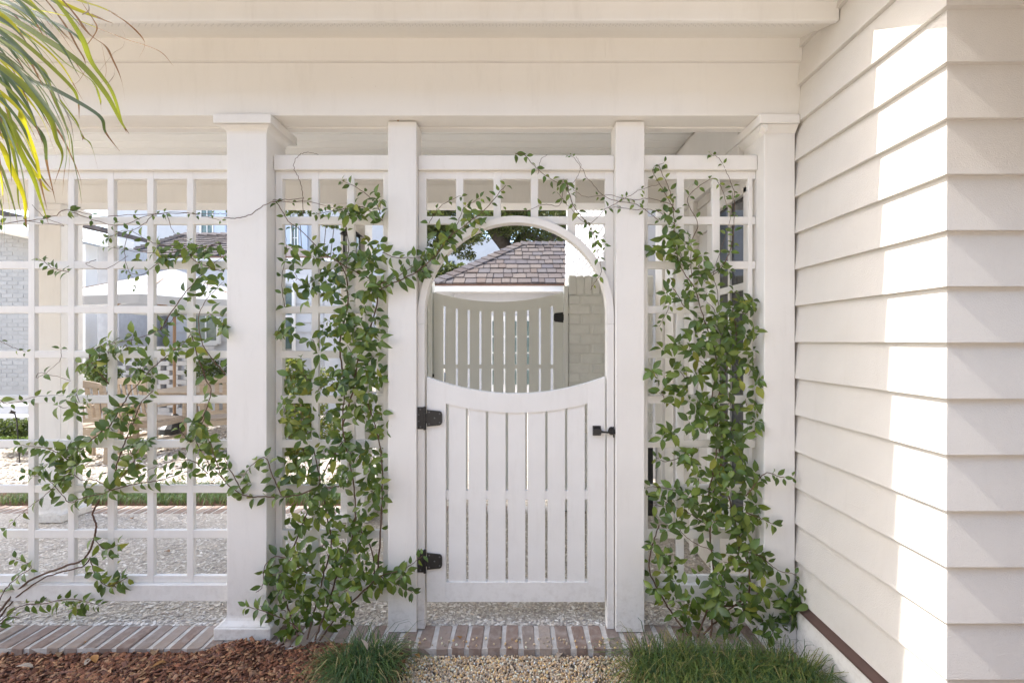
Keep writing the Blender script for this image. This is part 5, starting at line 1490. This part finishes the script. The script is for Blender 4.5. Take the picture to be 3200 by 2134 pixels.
EXPL = [
    (zz((-260, -90), (0, 30), (430, 110), (870, 275)), .013, Yw), (zz((800, 245), (900, 285), (1000, 315), (1130, 370), (1215, 465)), .0035, Dry),
    (zz((200, -120), (380, 0), (600, 95), (790, 165)), .011, Yw), (zz((640, 100), (720, 140), (800, 170)), .004, Dry),
    (zz((350, -100), (560, 10), (700, 55), (830, 110)), .009, Yw), (zz((780, 90), (900, 170), (1000, 270), (1012, 330), (970, 412)), .003, Dry),
    (zz((-260, -20), (0, 90), (300, 270), (560, 450), (740, 660), (850, 860), (905, 940)), .012, G),
    (zz((-260, 30), (0, 120), (250, 260), (450, 440), (640, 570), (700, 700), (710, 785)), .011, G),
    (zz((-250, 60), (-30, 200), (120, 400), (330, 620), (500, 830), (575, 940), (578, 985)), .011, G),
    (zz((-250, 90), (0, 200), (200, 330), (480, 590), (545, 700), (555, 835)), .011, G),
    (zz((-250, 240), (-30, 370), (200, 560), (400, 640), (690, 810), (740, 930), (838, 1060)), .011, G),
    (zz((150, -150), (300, -20), (450, 170), (540, 330), (600, 450), (560, 560), (445, 640)), .0042, Dry),
    (zz((200, -150), (380, 0), (560, 250), (640, 440), (780, 640), (850, 850), (885, 930)), .009, G),
    (zz((300, -150), (520, 100), (620, 240), (740, 330), (800, 440), (850, 560), (876, 710)), .0042, Dry),
    (zz((-250, -40), (0, 20), (300, 130), (540, 260), (640, 440)), .012, G),
    (zz((-200, 330), (0, 470), (180, 610), (350, 820), (400, 980), (440, 1100), (380, 1290)), .011, G),
    (zz((-200, 300), (60, 420), (250, 640), (420, 880), (470, 1050), (450, 1230), (438, 1370)), .010, G),
    (zz((-200, 400), (0, 520), (120, 740), (300, 960), (330, 1150), (390, 1420)), .010, G),
    (zz((0, 260), (220, 420), (360, 610), (440, 820), (500, 960), (520, 1120), (560, 1320), (572, 1430)), .008, G),
    (zz((-200, 180), (60, 330), (300, 500), (390, 700), (470, 900), (490, 1070), (470, 1350)), .010, G),
    (zz((-150, 560), (0, 640), (120, 760), (200, 960), (260, 1130), (290, 1300), (330, 1470)), .010, Yw),
    (zz((-150, 640), (0, 780), (80, 950), (150, 1160), (180, 1350), (210, 1560)), .011, G),
    (zz((-150, 820), (0, 940), (130, 1060), (250, 1220), (330, 1330), (380, 1345)), .009, Yw),
    (zz((-150, 900), (0, 1010), (80, 1180), (170, 1380), (180, 1530), (185, 1600)), .010, Yw),
    (zz((-150, 1000), (0, 1150), (70, 1330), (110, 1480), (125, 1570)), .009, G),
    (zz((-150, 700), (20, 830), (120, 1020), (230, 1240), (280, 1390), (340, 1570)), .010, G),
    (zz((-150, 760), (0, 830), (80, 1000), (120, 1200), (130, 1400), (150, 1500)), .010, G),
    (zz((-100, 500), (30, 700), (100, 900), (200, 1080), (300, 1250), (380, 1350)), .009, G),
    (zz((-100, 1050), (0, 1180), (20, 1290), (25, 1350)), .007, Dry),
    (zz((330, 820), (430, 950), (500, 1090), (560, 1240), (575, 1330)), .005, Dry),
    (zz((420, 700), (540, 860), (580, 960), (640, 1020), (690, 1200)), .0045, G),
    (zz((600, 330), (660, 250), (680, 200), (660, 150), (600, 60), (560, 0)), .0028, Dry),
    (zz((660, 610), (720, 570), (745, 500), (730, 400), (700, 260)), .0022, Dry),
    (zz((745, 600), (800, 530), (800, 460)), .0025, FALLEN[2]),
    (zz((700, 495), (760, 420), (800, 370), (860, 330), (875, 260), (850, 200)), .0022, FALLEN[2]),
    (zz((575, 105), (620, 80), (622, 40), (600, 0)), .0026, FALLEN[2]),
    (zz((400, 640), (430, 720), (470, 800), (500, 880), (520, 1000)), .004, FALLEN[2]),
]
for (px, w_, m) in EXPL:
    if m is G and random.random() < .5: m = PALMD
    strip(px, w_ * 1.12, m, D=DP + random.uniform(-.3, .2))
for k in range(96):
    t = random.random()
    u0, v0 = -140 - 40 * random.random(), -120 + 620 * t
    an = R(8 + 58 * t + random.uniform(-14, 14)); L_ = random.uniform(150, 330) * (1.1 - .2 * t)
    u1, v1 = u0 + L_ * math.cos(an) * .6, v0 + L_ * math.sin(an) * .6
    u2, v2 = u1 + L_ * .5 * math.cos(an + .25), v1 + L_ * .5 * math.sin(an + .25)
    u3, v3 = u2 + L_ * .45 * math.cos(an + .6), v2 + L_ * .45 * math.sin(an + .6)
    strip([(u0, v0), (u1, v1), (u2, v2), (u3, v3)], random.uniform(.005, .0095), random.choice((G, G, Yw, PALMD, PALMD)), D=DP + random.uniform(-.4, .15))
for (u, v) in ((-170, -60), (-170, 200), (-120, 420)):
    a = Acc(); a.tube(catmull([(-2.6, 1.0, 2.65), (-2.2, 1.1, 2.85 - .0004 * v), tuple(P(u - 60, v - 60, DP)), tuple(P(u, v, DP))], 5), .011, 6); a.build('petiole', G, pm)

# ------------------------------------------------------------------ fallen leaves on the ground
def fallen(label, u, v, D, L, m, yaw, tilt=.25, dz=0.0):
    me, _, _ = leaf_mesh('fallen_leaf', m, .5, random.uniform(.15, .45), random.uniform(.8, 1.1))
    o = link('fallen_leaf', me, (0, 0, 0))
    p = P(u, v, D)
    zfl = max(p.z, -.04) if dz == 0 else dz
    o.matrix_world = Matrix.Translation((p.x, D, zfl)) @ Matrix.Rotation(yaw, 4, 'Z') @ Matrix.Rotation(tilt, 4, 'X') @ Matrix.Scale(L, 4)
    return tag(o, label, 'leaf', 'fallen leaves')
random.seed(8)
def gz(x, y): return float(mulch_z(x, y)) + .014
FL = [('tan fallen leaf on the mulch below the second trellis bar', 182, 2062, 1, .075, 0, .6), ('pale crumpled leaf on the mulch near the lower left corner', 105, 2095, 2, .07, 2, 1.9),
      ('orange brown leaf lying flat against the brick edging, left', 232, 2046, 1, .06, 1, -.4), ('upright orange leaf leaning on the brick edging', 404, 2040, 1, .062, 1, 1.5),
      ('tan leaf on the mulch left of centre', 264, 2094, 1, .07, 2, .2), ('rust leaf at the bottom edge of the mulch', 300, 2086, 1, .075, 1, .9),
      ('yellow brown leaf on the mulch left of the column', 520, 2084, 1, .06, 1, 2.2), ('long tan sliver leaf on the mulch left of the column', 480, 2062, 1, .075, 0, .5)]
for (lab, u, v, mm, L_, mi, yaw) in FL:
    D = F * (H + .04) / (v - CV)
    fallen(lab, u, v, D, L_, FALLEN[mi], yaw, tilt=random.uniform(.1, .6), dz=gz(X(u, D), D))
for (lab, u, v, L_, mi, yaw) in (('curled tan leaf on the gravel beside the left grass', 1320, 2034, .07, 2, .1), ('orange leaf stuck upright on the brick edging before the gate', 1454, 2016, .06, 1, 1.5), ('tan leaf on the gravel below the middle of the gate', 1600, 2030, .05, 0, .3), ('grey brown leaf on the gravel right of centre', 1740, 2060, .06, 2, -.6), ('small orange leaf on gravel by the left grass', 1312, 2056, .04, 1, 1.0)):
    D = F * (H + .035) / (v - CV)
    fallen(lab, u, v, D, L_, FALLEN[mi], yaw, tilt=.3 if 'upright' not in lab else 1.0, dz=-.03)
fallen('dry peach leaf caught on top of the left grass tuft', 1148, 2010, 2.2, .055, FALLEN[2], 1.3, tilt=1.1, dz=Z(2030, 2.2))
fallen('tan leaf lying on the shaded shell floor behind the left trellis', 410, 1622, 4.1, .06, FALLEN[1], .5, tilt=.1, dz=.012)
fallen('small brown leaf on the shell floor behind the left trellis, nearer', 530, 1730, 3.45, .06, FALLEN[0], 1.2, tilt=.1, dz=.012)
